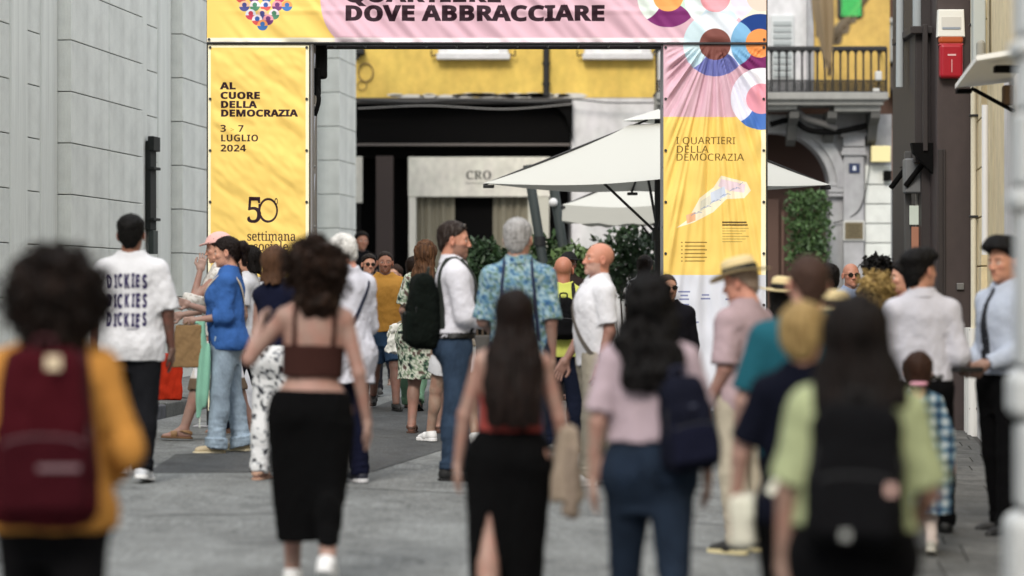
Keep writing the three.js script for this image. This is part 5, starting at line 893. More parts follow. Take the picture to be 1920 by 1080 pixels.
// ------------------------------------------------------------------ parasols
const canvasM = new THREE.MeshPhysicalMaterial({ color: new THREE.Color().setRGB(0.51, 0.51, 0.47), roughness: 0.9, side: THREE.DoubleSide, transmission: 0.12, thickness: 0 });
function parasol(label, px, d, apexPy, eavePy, half, turn, valance, o = {}) {
  const x = wx(px, d), gy = G(x, d), ya = wy(apexPy, d) - gy, ye = wy(eavePy, d) - gy, P = thing('parasol', label, 'parasol', [x, gy, -d], R(turn));
  const corners = [0, 1, 2, 3].map(i => V(Math.cos(i * Math.PI / 2) * half, ye, Math.sin(i * Math.PI / 2) * half)), cap = V(0, ya, 0), vent = 0.16;
  for (let i = 0; i < 4; i++) {
    const A = corners[i], B = corners[(i + 1) % 4], n = 14, pos = [], idx = [];
    for (let r = 0; r <= n; r++) for (let c = 0; c <= n; c++) { const t = mix(vent, 1, r / n), u = c / n, e = A.clone().lerp(B, u), p = cap.clone().lerp(e, t); p.y -= Math.sin(u * Math.PI) * (0.05 * t * t) + 0.05 * Math.sin(Math.PI * t); const pull = Math.sin(u * Math.PI) * 0.05 * t; p.x *= 1 - pull; p.z *= 1 - pull; pos.push(p.x, p.y, p.z); }
    for (let r = 0; r < n; r++) for (let c = 0; c < n; c++) { const a = r * (n + 1) + c, b = a + n + 1; idx.push(a, a + 1, b, a + 1, b + 1, b); }
    const g = new THREE.BufferGeometry(); g.setAttribute('position', new THREE.Float32BufferAttribute(pos, 3)); g.setIndex(idx); g.computeVertexNormals(); const pan = part('canopy_panel', g, canvasM, P);
    if (valance) { const vp = [], vi = []; for (let c = 0; c <= n; c++) { const k = (n * (n + 1) + c) * 3; vp.push(pos[k], pos[k + 1], pos[k + 2], pos[k] * 1.005, pos[k + 1] - valance * (1 + 0.06 * Math.sin(c * 1.7)), pos[k + 2] * 1.005); if (c < n) vi.push(2 * c, 2 * c + 2, 2 * c + 1, 2 * c + 1, 2 * c + 2, 2 * c + 3); } const q = new THREE.BufferGeometry(); q.setAttribute('position', new THREE.Float32BufferAttribute(vp, 3)); q.setIndex(vi); q.computeVertexNormals(); part('valance', q, canvasM, pan); }
    part('rib', bar(cap.clone().lerp(A, 0.06).add(V(0, -0.05, 0)), A.clone().add(V(0, -0.02, 0)), 0.014, 6), ironM, P); part('corner_fitting', rbox(0.12, 0.035, 0.06, 0.01, A.x * 0.97, A.y - 0.035, A.z * 0.97), ironM, P);
    const m = cap.clone().lerp(A, 0.5).add(V(0, -0.06, 0)); part('strut', bar(V(0, ye - 0.55, 0), m, 0.016, 6), ironM, P);
  }
  const vc = new THREE.ConeGeometry(half * (vent + 0.05), 0.13, 4, 1, true).rotateY(Math.PI / 2); part('vent_cap', vc.translate(0, ya - 0.045, 0), canvasM, P);
  part('pole', new THREE.CylinderGeometry(0.04, 0.04, ya, 12).translate(0, ya / 2, 0), ironM, P); part('hub', new THREE.CylinderGeometry(0.07, 0.07, 0.14, 12).translate(0, ye - 0.55, 0), ironM, P); part('base', rbox(0.7, 0.09, 0.7, 0.02, 0, 0.06, 0), std([0.12, 0.12, 0.12], 0.8), P);
  return P;
}
parasol('large square off-white parasol with dark pole beside the right banner leg', 1234, 28, 208, 345, 1.92, 6, 0);
parasol('smaller white parasol with hanging valance behind the large parasol', 1236, 33.5, 300, 385, 1.30, 12, 0.22);
{ // slanted masts of folded parasols
  for (const [a, b, l] of [[[1012, 452], [994, 338], 'straight dark slanted mast left of the pair among the planters'], [[1054, 452], [1036, 338], 'dark slanted mast with a white knob among the planters']]) {
    const d = 34, A = at(a[0], a[1], d), B = at(b[0], b[1], d), dir = B.clone().sub(A), base = A.clone().addScaledVector(dir, (G(A.x, d) - A.y) / dir.y), H = thing('slanted_mast', l, 'mast', base.toArray());
    part('mast', bar(V(0, 0, 0), B.clone().sub(base).addScaledVector(dir, 0.25), 0.065, 8), std([0.035, 0.045, 0.045], 0.5), H); if (a[0] > 1030) part('knob', new THREE.SphereGeometry(0.06, 12, 10).translate(...at(1037, 380, d).sub(base).add(V(0, 0, 0.08)).toArray()), std([0.6, 0.6, 0.6]), H); else part('collar', new THREE.CylinderGeometry(0.085, 0.085, 0.12, 10).translate(...A.clone().sub(base).toArray()), ironM, H);
  }
}
// ------------------------------------------------------------------ planting
const leafMats = [[0.035, 0.075, 0.022], [0.05, 0.10, 0.03], [0.022, 0.05, 0.018], [0.075, 0.125, 0.04]].map(c => new THREE.MeshPhysicalMaterial({ color: new THREE.Color().setRGB(...c), roughness: 0.55, side: THREE.DoubleSide, vertexColors: true }));
function leafCloud(n, fn, size, seed) {
  const r = mulberry(seed), pos = [], col = [], nor = [];
  for (let i = 0; i < n; i++) {
    const p = fn(r); if (!p) continue; const s = size * (0.6 + 0.8 * r()), a = V(r() - 0.5, r() - 0.35, r() - 0.5).normalize(), b = V(r() - 0.5, r() - 0.5, r() - 0.5).cross(a).normalize(), nn = a.clone().cross(b), t = p.clone().addScaledVector(a, s), l = p.clone().addScaledVector(a, s * 0.5).addScaledVector(b, s * 0.28).addScaledVector(nn, s * 0.08), m = p.clone().addScaledVector(a, s * 0.5).addScaledVector(b, -s * 0.28).addScaledVector(nn, s * 0.08), k = 0.6 + 0.8 * r();
    for (const q of [p, l, t, p, t, m]) { pos.push(q.x, q.y, q.z); nor.push(nn.x, nn.y, nn.z); col.push(k, k, k * (0.8 + 0.3 * r())); }
  }
  const g = new THREE.BufferGeometry(); g.setAttribute('position', new THREE.Float32BufferAttribute(pos, 3)); g.setAttribute('color', new THREE.Float32BufferAttribute(col, 3)); g.computeVertexNormals(); return g;
}
const potM = std([0.06, 0.055, 0.05], 0.7);
function shrub(label, px, py0, py1, w, d, n, mi, seed, group) {
  const x = wx(px, d), gy = G(x, d), S = thing('shrub', label, 'shrub', [x, gy, -d], 0, group), y1 = wy(py0, d) - gy, y0 = Math.max(0.5, wy(py1, d) - gy - 0.3), rx = w / F * d / 2;
  part('crown', leafCloud(n, r => { const u = r() * 2 - 1, v = r(), t = r() * 2 - 1; const rr = Math.sqrt(u * u + t * t + ((v - 0.5) * 2) ** 2); if (rr > 1 + 0.25 * N3(u * 2 + seed, v * 4, t * 2)) return null; if (N3(u * 4 + seed, v * 6, t * 4) < -0.35) return null; return V(u * rx, mix(y0, y1, v), t * rx * 0.7); }, 0.11, seed), leafMats[mi], S);
  const st = []; for (let i = 0; i < 5; i++) st.push(bar(V((i - 2) * 0.06, 0.4, 0), V((i - 2) * rx * 0.35, mix(y0, y1, 0.6), (i % 2) * 0.1 - 0.05), 0.018, 5, 0.008)); part('stem', st, std([0.08, 0.055, 0.035]), S);
  part('planter', rbox(Math.min(rx * 1.5, 1.0), 0.55, 0.5, 0.02, 0, 0.285, 0), potM, S);
}
shrub('dark green bushy shrub in planter right of the shop doorway', 905, 452, 520, 110, 34, 2600, 2, 3); shrub('mid green shrub in planter beneath the slanted masts', 1005, 440, 520, 120, 34.5, 2600, 0, 5); shrub('loose olive green shrub in planter below the smaller parasol', 1075, 455, 520, 90, 33, 1600, 3, 8); shrub('dense dark shrub in planter left of the large parasol pole', 1180, 425, 520, 130, 35, 3400, 2, 13);
{ const d = 39.2, x = wx(1516, d), gy = G(x, d), S = thing('potted_tree', 'green leafy potted tree standing in the arched doorway', 'tree', [x, gy, -d]), y0 = wy(478, d) - gy, y1 = wy(362, d) - gy;
  part('crown', leafCloud(4200, r => { const u = r() * 2 - 1, v = r(), t = r() * 2 - 1, rr = Math.hypot(u, t); if (rr > 0.85 + 0.3 * N3(u * 3, v * 7, t * 3)) return null; if (N3(u * 5, v * 9, t * 5) < -0.4) return null; return V(u * 0.36, mix(y0 - 0.2, y1, v), t * 0.3); }, 0.085, 21), leafMats[1], S); part('trunk', bar(V(0, 0.3, 0), V(0.02, y1 - 0.3, 0), 0.03, 7, 0.012), std([0.08, 0.055, 0.035]), S); part('pot', new THREE.CylinderGeometry(0.24, 0.18, 0.42, 16).translate(0, 0.215, 0), std([0.22, 0.1, 0.06], 0.8), S); }
// ------------------------------------------------------------------ bags carried
function carried(P, sd, name, label, cat, o) { // hangs upright from the closed hand
  const b = bagGroup(P, name, label, cat, o.group), A = P.J.arms[sd], c = A.palm.clone().add(V(o.dx ?? 0, -(o.drop ?? 0.1) - o.h, o.dz ?? 0)), seed = P.J.seed, turn = R(o.turn ?? 0);
  const M = new THREE.Matrix4().makeRotationY(turn).setPosition(c), f = (x, y, z) => { const k = 1 + (o.taper ?? -0.1) * (y / o.h), s = 1 + (o.taperZ ?? 0.3) * (-y / o.h); return rboxd(x / k, y, z / s, o.w, o.h, o.t, Math.min(o.r ?? 0.02, o.t * 0.9)) * 0.8 + (o.soft ?? 0.006) * N3(x * 10 + seed, y * 8, z * 10) + (o.soft ?? 0.006) * 0.4 * N3b(x * 30, y * 22 + seed, z * 30); };
  part('body', nets(f, [-o.w * 1.4 - 0.03, -o.h - 0.03, -o.t * 1.6 - 0.03], [o.w * 1.4 + 0.03, o.h + 0.03, o.t * 1.6 + 0.03], 0.011, colorOf(o.color)).applyMatrix4(M), clothMat, b);
  for (const s of [-1, 1]) { const top = new THREE.Vector3(0, o.h + (o.drop ?? 0.1), 0); part('handle', tube([V(-o.w * 0.5, o.h * 0.92, s * o.t * 0.5), V(-o.w * 0.28, o.h + (o.drop ?? 0.1) * 0.8, s * 0.01), top.clone().setZ(s * 0.008), V(o.w * 0.28, o.h + (o.drop ?? 0.1) * 0.8, s * 0.01), V(o.w * 0.5, o.h * 0.92, s * o.t * 0.5)], o.hr ?? 0.006, 20, 5).applyMatrix4(M), flat(o.handle ?? (typeof o.color === 'string' ? o.color : '#333333'), 0.8), b); }
  if (o.rim) part('rim', rbox(o.w * 1.86, 0.02, o.t * 1.5, 0.006, 0, o.h * 0.97, 0).applyMatrix4(M), flat(o.rim, 0.8), b);
  return b;
}
function crossbody(P, label, o) {
  const b = bagGroup(P, o.name ?? 'shoulder_bag', label, 'bag'), sg = o.side; // sg: the hip (+1 left) on which the bag rests
  const c = V(0, 1.20, 0), n1 = V(-sg * 0.62, 1, 0).normalize(), dark = flat(o.strap ?? o.color, 0.8);
  strapOn(P, b, c, n1, V(0, 0, 1), o.sw ?? 0.032, dark, { off: 0.006, n: 52 });
  const q = P.J.T(V(sg * (o.bx ?? 0.235), o.by ?? 0.86, o.bz ?? 0)), s = P.J.seed; const f = (x, y, z) => rboxd(x, y, z, o.w ?? 0.05, o.h ?? 0.11, o.t ?? 0.11, 0.03) + 0.005 * N3(x * 11 + s, y * 9, z * 9);
  part('body', nets(f, [-0.2, -0.25, -0.25], [0.2, 0.25, 0.25], 0.012, colorOf(o.color)).translate(q.x, q.y, q.z), clothMat, b); part('flap', rbox((o.w ?? 0.05) * 2.06, (o.h ?? 0.11) * 0.9, (o.t ?? 0.11) * 2.02, 0.02, q.x, q.y + (o.h ?? 0.11) * 0.5, q.z), dark, b);
  return b;
}
function jeansPockets(P, c) { for (const sx of [-1, 1]) { const f = (x, y, z) => { P.J.local(x, y, z, lp); const X = lp.x, Y = lp.y, Z = lp.z; const w = 0.056 - Math.max(0, 0.90 - Y) * 0.35; return Math.max(Math.abs(P.bottomF(x, y, z) - 0.002) - 0.0035, Math.abs(X - sx * 0.085) - w, Math.abs(Y - 0.915) - 0.068, Z + 0.02); }; const q = P.J.T(V(sx * 0.085, 0.915, -0.12)); part('pocket', nets(f, [q.x - 0.1, q.y - 0.1, q.z - 0.09], [q.x + 0.1, q.y + 0.1, q.z + 0.12], 0.008, denim(lin(c))), clothMat, P.root); } }
const strawM = std([0.62, 0.50, 0.27], 0.85, { bumpMap: roughTex, bumpScale: 0.002 });
const LONG = (end, w, dz = 0) => [[0.17, 0.080, 0.075, -0.03], [0.03, w * 0.82, 0.060, -0.055 - dz], [-0.1, w, 0.045, -0.095 - dz], [mix(-0.1, end, 0.55), w, 0.036, -0.125 - dz], [end, w * 0.72, 0.028, -0.125 - dz]];
const shortHair = (color, o = {}) => ({ style: 'short', color, ...o });
const walkA = { lLeg: { swing: 20, knee: 4, foot: -4 }, rLeg: { swing: -16, knee: 16, foot: 22 } }, walkB = { rLeg: { swing: 20, knee: 4, foot: -4 }, lLeg: { swing: -16, knee: 16, foot: 22 } };

// ------------------------------------------------------------------ the crowd, nearest first
{ const P = person('mustard', { label: 'curly dark-haired woman in mustard shirt and black trousers, walking away, maroon backpack', sex: 'f', px: 99, top: 486, d: 8, yaw: 184, skin: '#8a5a40', build: 1.08, cell: 0.016,
    hair: { style: 'afro', color: '#120c09', color2: '#2a1a12', mixBias: -0.4, curls: 620, r: [0.155, 0.145, 0.15], c: [0, 0.135, -0.03], low: 0.10 },
    topw: { name: 'shirt', color: '#c07f10', loose: 0.034, hem: 0.84, sleeve: 1.85, sleeveLoose: 0.03, wrinkle: 0.014 }, bottom: { color: '#0d0c0e', loose: 0.014 }, shoes: { type: 'sneaker', color: '#222222', sole: '#cccccc' },
    pose: { ...walkA, lean: 3, twist: 6, tilt: 4, rArm: { up: [0.34, -1, -0.12], fore: [-0.35, -0.5, 0.8] }, lArm: { up: [0.2, -1, -0.1], fore: [0.0, -0.6, 0.8] } } });
  backpack(P, 'large maroon backpack with grey trim on the woman in mustard', { color: '#370a11', pocket: '#300910', w: 0.185, h: 0.30, t: 0.115, y: 1.16, x: 0.03, taper: 0.25, zip: '#5b4146', strap: '#3a0a15', strapW: 0.06, patches: [[-0.03, 0.25, 0.05, 0.045, '#c9b89a'], [-0.05, -0.10, 0.14, 0.018, '#6b5358']] }); }
{ const P = person('green', { label: 'woman with dark shoulder-length hair in pale green tee, walking away, black backpack', sex: 'f', px: 1600, top: 552, d: 7.6, yaw: 178, skin: '#b98a70', build: 1.14, cell: 0.016,
    hair: { color: '#0e0a09', color2: '#1d1411', mixBias: -0.3, fall: [[0.18, 0.085, 0.08, -0.02], [0.08, 0.115, 0.09, -0.03], [-0.02, 0.145, 0.085, -0.045], [-0.09, 0.150, 0.07, -0.07], [-0.15, 0.125, 0.05, -0.09]], top: 0.03, strand: 0.005 },
    topw: { name: 'tee', color: '#9ca576', loose: 0.026, hem: 1.0, sleeve: 0.92, sleeveLoose: 0.036, wrinkle: 0.012 }, bottom: { color: '#08080a', loose: 0.016, waist: 1.06 }, shoes: { type: 'sneaker', color: '#1b1b1b', sole: '#dddddd' },
    pose: { ...walkB, lean: 3, twist: -5, tilt: -4, sway: 2, lArm: { up: [0.26, -1, -0.02], fore: [0.06, -1, 0.12] }, rArm: { up: [0.30, -1, 0.06], fore: [-0.25, -0.75, 0.75] } } });
  backpack(P, 'matt black backpack with small grey badge on the woman in pale green tee', { color: '#0b0b0d', pocket: '#0e0e10', w: 0.165, h: 0.235, t: 0.10, y: 1.18, taper: 0.12, strapW: 0.055, patches: [[0.03, -0.19, 0.03, 0.03, '#8d8f8c'], [-0.11, -0.04, 0.03, 0.035, '#c9a49a']] }); }
{ const P = person('navyboy', { label: 'short-haired blond person in navy tee, bare arm, beside the black backpack', sex: 'f', bust: 0.3, px: 1508, top: 562, d: 9.2, yaw: 170, skin: '#c39078', cell: 0.016,
    hair: { style: 'short', color: '#6b5533', color2: '#a38a5c', top: 0.024, side: 0.02, coverEars: true }, topw: { name: 'tee', color: '#0a0d1b', loose: 0.03, hem: 0.86, sleeve: 0.8, sleeveLoose: 0.036 }, bottom: { color: '#0b0b0d', loose: 0.022 }, shoes: { type: 'sneaker', color: '#dddddd' }, pose: { ...walkA, lArm: { up: [0.42, -1, 0], fore: [0.14, -1, 0.2] }, look: -10 } });
  crossbody(P, 'cream strapped shoulder bag on the person in navy tee', { side: 1, color: '#c9c6b4', strap: '#c9c8b8', bx: 0.25, sw: 0.05 }); }
{ const P = person('pink', { label: 'woman with black wavy hair in dusty pink tee and blue skinny jeans', sex: 'f', px: 1218, top: 512, d: 10.2, yaw: 178, skin: '#c4937a', build: 1.10, hips: 1.08, cell: 0.016,
    hair: { color: '#070606', color2: '#141011', mixBias: -0.3, fall: [[0.17, 0.085, 0.08, -0.02], [0.05, 0.12, 0.08, -0.035], [-0.08, 0.135, 0.065, -0.08], [-0.18, 0.115, 0.05, -0.115], [-0.27, 0.07, 0.035, -0.12]], wave: 0.016, top: 0.026, strand: 0.006 },
    topw: { name: 'tee', color: '#ad98a1', loose: 0.022, hem: 1.04, sleeve: 0.85, sleeveLoose: 0.034, wrinkle: 0.012 }, bottom: { color: denim(lin('#1c2838')), loose: 0.006, knee: 0.008, ankle: 0.012, waist: 1.075, wrinkle: 0.005 }, shoes: { type: 'sneaker', color: '#cccccc' },
    pose: { twist: -4, lean: 2, lLeg: { swing: 18, knee: 4 }, rLeg: { swing: -14, knee: 18, foot: 20 }, lArm: { up: [0.26, -1, -0.2], fore: [0.08, -1, 0.12] }, rArm: { up: [0.32, -1, 0], fore: [0.05, -0.9, 0.3] } } });
  jeansPockets(P, '#1f2c3e');
  backpack(P, 'dark navy backpack hung on one shoulder of the woman in pink tee', { color: '#11131f', pocket: '#141626', w: 0.13, h: 0.205, t: 0.085, y: 1.12, x: -0.17, turn: 20, roll: -8, z: 0.03, straps: [-0.13], patches: [[0.0, 0.08, 0.03, 0.012, '#3c4054']], strap: '#20233a' }); }
{ const P = person('longhair', { label: 'woman with very long straight dark hair in a black slit skirt', sex: 'f', px: 955, top: 540, d: 11, yaw: 180, skin: '#c9957c', build: 1.06, hips: 1.10, cell: 0.016,
    hair: { color: '#130c0a', color2: '#241712', mixBias: -0.4, fall: [[0.18, 0.082, 0.08, -0.02], [0.05, 0.10, 0.07, -0.045], [-0.08, 0.135, 0.052, -0.095], [-0.28, 0.142, 0.038, -0.135], [-0.40, 0.128, 0.03, -0.135], [-0.45, 0.11, 0.025, -0.13]], top: 0.016, strand: 0.004 },
    topw: { name: 'top', color: '#93362f', hem: 1.05, sleeve: 0, strap: 0.115, strapTop: 1.22, loose: 0.008, wrinkle: 0.003 }, bottom: { type: 'skirt', color: '#070708', hem: 0.13, hemX: 0.15, hemZ: 0.13, wrinkle: 0.011, waist: 1.09, slit: [0.10, 0.66, -1] }, shoes: { type: 'sandal', color: '#1d1614' },
    pose: { twist: 4, lean: 2, sway: 2, lLeg: { swing: -15, knee: 14, foot: 20 }, rLeg: { swing: 16, knee: 4 }, lArm: { up: [0.32, -1, 0.12], fore: [0.14, -1, 0.14] }, rArm: { up: [0.30, -1, 0.05], fore: [0.16, -1, 0.18] } } });
  // beige jacket over the right forearm
  const b = bagGroup(P, 'beige_jacket', 'folded beige jacket draped over the long-haired woman\'s arm', 'jacket'), A = P.J.arms.r, c = A.el.clone().lerp(A.wr, 0.45), s = P.J.seed;
  const f = (x, y, z) => { const t = clamp((0.06 - y) / 0.36); return Math.max(rboxd(x, y + 0.12, z, 0.045 + 0.035 * t + 0.012 * N3(x * 3, y * 6, z * 12), 0.19, 0.10 + 0.02 * t, 0.03) + 0.012 * N3(x * 16, y * 3 + s, z * 16), -9); };
  part('cloth', nets(f, [-0.16, -0.36, -0.2], [0.16, 0.12, 0.2], 0.012, weave(lin('#8f8172'))).translate(c.x - 0.02, c.y, c.z), clothMat, b); part('sleeve', nets((x, y, z) => cone(x, y, z, V(0, 0, 0), V(0.01, -0.30, 0.02), 0.035, 0.045) + 0.008 * N3(x * 14, y * 8, z * 14), [-0.1, -0.4, -0.1], [0.1, 0.1, 0.1], 0.012, weave(lin('#85776a'))).translate(c.x - 0.05, c.y - 0.05, c.z - 0.10), clothMat, b); }
{ const P = person('teal', { label: 'man with cropped thinning hair in teal tee, walking away', sex: 'm', px: 1514, top: 470, d: 10.8, yaw: 176, skin: '#d39e8a', build: 1.08, cell: 0.016, hair: shortHair('#3d2c25', { top: 0.008, side: 0.006, line: -0.03 }), topw: { name: 'tee', color: '#0a5766', loose: 0.028, hem: 0.88, sleeve: 0.85, sleeveLoose: 0.034 }, bottom: { color: '#101014', loose: 0.022 }, shoes: { type: 'sneaker', color: '#333333' }, pose: { ...walkB, look: 12, lArm: { up: [0.34, -1, 0], fore: [0.12, -1, 0.2] } } }); }
{ const P = person('brown', { label: 'curly-haired woman in brown strappy crop top and long black skirt', sex: 'f', px: 578, fx: 584, top: 462, d: 12.3, yaw: 180, skin: '#c3917a', build: 1.06, hips: 1.12, cell: 0.0155,
    hair: { style: 'afro', color: '#1b110c', color2: '#38251a', mixBias: -0.35, curls: 560, r: [0.145, 0.135, 0.145], c: [0.02, 0.13, -0.03], low: 0.14 },
    topw: { name: 'crop_top', color: '#391f1a', hem: 1.09, sleeve: 0, strap: 0.10, strapTop: 1.255, loose: 0.008, wrinkle: 0.003 }, bottom: { type: 'skirt', color: '#060607', hem: 0.27, hemX: 0.138, hemZ: 0.12, wrinkle: 0.011, waist: 1.025 }, shoes: { type: 'sneaker', color: '#d8d8d8' },
    pose: { twist: 5, sway: 2, lean: 2, tilt: 4, lLeg: { swing: 12, knee: 4 }, rLeg: { swing: -16, knee: 24, foot: 30 }, lArm: { up: [0.56, -0.66, 0.12], fore: [-0.12, 0.62, 0.75] }, rArm: { up: [0.26, -1, -0.1], fore: [0.16, -1, 0.16] }, look: 12 } }); }
{ const P = person('straw', { label: 'man in banded straw hat, pink shirt and cream trousers', sex: 'm', px: 1392, fx: 1392, top: 492, foot: 1036, yaw: -128, skin: '#c58c78', hair: shortHair('#8b7a6c', { top: 0.006, side: 0.006 }), hat: { type: 'straw', mat: strawM, bow: true }, topw: { name: 'shirt', color: '#ad949a', loose: 0.030, hem: 0.86, sleeve: 0.9, sleeveLoose: 0.04, wrinkle: 0.012, collar: true }, bottom: { color: '#b8ad97', loose: 0.024, knee: 0.026, ankle: 0.022 }, shoes: { type: 'sneaker', color: '#1d1c1a', sole: '#c9bd93' }, pose: { pitch: 14, look: 15, lArm: { up: [0.14, -1, 0.0], fore: [0.0, -0.9, 0.5] } } });
  carried(P, 'r', 'white_bag', 'white cloth bag at the side of the straw-hat man', 'bag', { color: '#d6d8dc', w: 0.13, h: 0.16, t: 0.05, drop: 0.02, soft: 0.012 }); }
{ const P = person('child', { label: 'small girl in blue and white checked dress beside the white-shirted waiter', sex: 'f', bust: 0, px: 1716, fx: 1722, top: 672, foot: 1040, yaw: 172, skin: '#c89a86', headScale: 1.38, build: 1.12, cell: 0.019,
    hair: { color: '#2e1d15', fall: [[0.17, 0.08, 0.07, -0.02], [0.06, 0.075, 0.05, -0.06], [-0.02, 0.05, 0.035, -0.09]], top: 0.012 },
    topw: { name: 'dress', color: (x, y, z) => { const a = Math.sin(x * 62) > 0, b = Math.sin(y * 62) > 0, c = a && b ? lin('#29425c') : a || b ? lin('#527388') : lin('#a3b0b5'); return dull(c); }, hem: 0.42, loose: 0.02, flare: 0.10, straight: 0.8, sleeve: 1.9, sleeveLoose: 0.02, wrinkle: 0.014 }, shoes: { type: 'sneaker', color: '#8d8a80', sole: '#b8b4a8' }, pose: { ...walkA, rArm: { up: [0.35, -1, 0], fore: [0.2, -1, 0.1] } }, bottom: { name: 'tights', color: '#c0b0a6', loose: 0.004, knee: 0.004, ankle: 0.005 } });
  P.headPart('hair_tie', new THREE.TorusGeometry(0.045, 0.014, 8, 20).rotateX(Math.PI / 2).translate(0, 0.03, -0.085), flat('#c98fa0', 0.9)); }
{ const P = person('waiter', { build: 0.95, label: 'waiter in white shirt and black trousers, back turned, head to one side', sex: 'm', px: 1716, fx: 1728, top: 474, foot: 1003, yaw: 176, skin: '#b07f68', hair: shortHair('#0b0909', { top: 0.034, side: 0.012, quiff: 0.02 }), topw: { name: 'shirt', color: '#bdbcc6', loose: 0.022, hem: 0.955, sleeve: 1.92, sleeveLoose: 0.026, wrinkle: 0.012, collar: true }, bottom: { color: '#08080a', loose: 0.016 }, shoes: { type: 'loafer', color: '#0a0a0a' }, pose: { look: -48, tilt: -6, lArm: { up: [0.16, -1, 0.1], fore: [-0.4, -0.3, 0.9] }, rArm: { up: [0.20, -1, -0.1], fore: [-0.55, -0.35, 0.8] }, lLeg: { spread: 5 }, rLeg: { spread: 6, swing: 4 } } });
  part('belt', nets((x, y, z) => { P.J.local(x, y, z, lp); return Math.max(Math.abs(section(P.J.prof, lp.x, lp.y, lp.z, 0.5, 1.4, 0.024)) - 0.005, Math.abs(lp.y - 0.985) - 0.018); }, [-0.25, 0.9, -0.2], [0.25, 1.06, 0.2], 0.011), flat('#0a0a0a', 0.5), P.root); }
{ const P = person('youngwaiter', { label: 'young waiter in pale blue shirt with dark tie, standing by cream wall', sex: 'm', px: 1880, fx: 1882, top: 452, foot: 1003, yaw: -62, skin: '#b9856c', hair: shortHair('#0a0808', { top: 0.036, side: 0.010, quiff: 0.026 }), topw: { name: 'shirt', color: '#aab4c6', loose: 0.022, hem: 0.96, sleeve: 1.92, sleeveLoose: 0.026, wrinkle: 0.012, collar: true }, bottom: { color: '#08080a', loose: 0.016 }, shoes: { type: 'loafer', color: '#0a0a0a' }, pose: { look: 6, pitch: 6, rArm: { up: [0.06, -1, -0.05], fore: [-0.35, -0.35, 0.9], grip: true }, lArm: { up: [0.12, -1, 0.05], fore: [-0.45, -0.35, 0.85], grip: true }, lLeg: { swing: 8, knee: 3, spread: 5 }, rLeg: { swing: -4, spread: 5 } } });
  const tf = (x, y, z) => { P.J.local(x, y, z, lp); return Math.max(Math.abs(P.topF(x, y, z) - 0.004) - 0.004, Math.abs(lp.x) - mix(0.038, 0.016, clamp((lp.y - 1.05) / 0.4)), lp.y - 1.475, 1.03 - lp.y, 0.02 - lp.z); }; part('tie', nets(tf, [-0.1, 1.0, 0.0], [0.1, 1.52, 0.25], 0.008), flat('#10131c', 0.7), P.root);
  const b = bagGroup(P, 'order_folder', 'black order folder held by the young waiter in pale blue', 'folder'), c = P.J.arms.l.palm.clone().lerp(P.J.arms.r.palm, 0.5); part('cover', rbox(0.24, 0.03, 0.18, 0.008, c.x, c.y, c.z + 0.05), flat('#0b0b0d', 0.5), b); part('pages', rbox(0.225, 0.012, 0.165, 0.003, c.x, c.y, c.z + 0.054), flat('#8f8f8a', 0.8), b); }
{ const tee = canvasTex(512, 512, (c, w, h) => { c.clearRect(0, 0, w, h); const r = mulberry(3); c.fillStyle = c.strokeStyle = '#2c2350'; for (let row = 0; row < 3; row++) { let x = 6; [...'DICKIES'].forEach((ch, i) => { c.save(); c.translate(x + 34, 92 + row * 165 + (r() - 0.5) * 16); c.rotate((r() - 0.5) * 0.14); c.scale(0.95 + 0.15 * r(), 1.55 + 0.2 * r()); c.font = 'bold 92px sans-serif'; c.textAlign = 'center'; c.lineWidth = 7; c.lineJoin = 'round'; c.fillText(ch, 0, 34); c.strokeText(ch, 0, 34); c.restore(); x += ch === 'I' ? 52 : 76; }); } c.fillRect(250, 500, 130, 6); });
  const P = person('dickies', { label: 'dark-haired man in white tee with purple lettering on the back', sex: 'm', px: 243, fx: 247, top: 407, foot: 900, yaw: 178, skin: '#7d523e', build: 1.02, hair: shortHair('#0b0908', { top: 0.022, side: 0.010 }), topw: { name: 'tee', color: '#d4d4d8', loose: 0.030, hem: 0.80, straight: 0.9, sleeve: 0.95, sleeveLoose: 0.036, wrinkle: 0.015 }, bottom: { color: denim(lin('#17181c')), loose: 0.020, knee: 0.026, ankle: 0.026 }, shoes: { type: 'sneaker', color: '#c9ccd2', sole: '#e0e0e0' }, pose: { rLeg: { swing: -10, knee: 6, foot: 8 }, lLeg: { swing: 18, knee: 4 }, rArm: { up: [0.24, -1, 0.02], fore: [0.05, -1, 0.3] }, lArm: { up: [0.2, -1, 0], fore: [0.1, -1, 0.25] } } });
  printPatch(P, tee, -0.145, 0.145, 1.0, 1.40); }
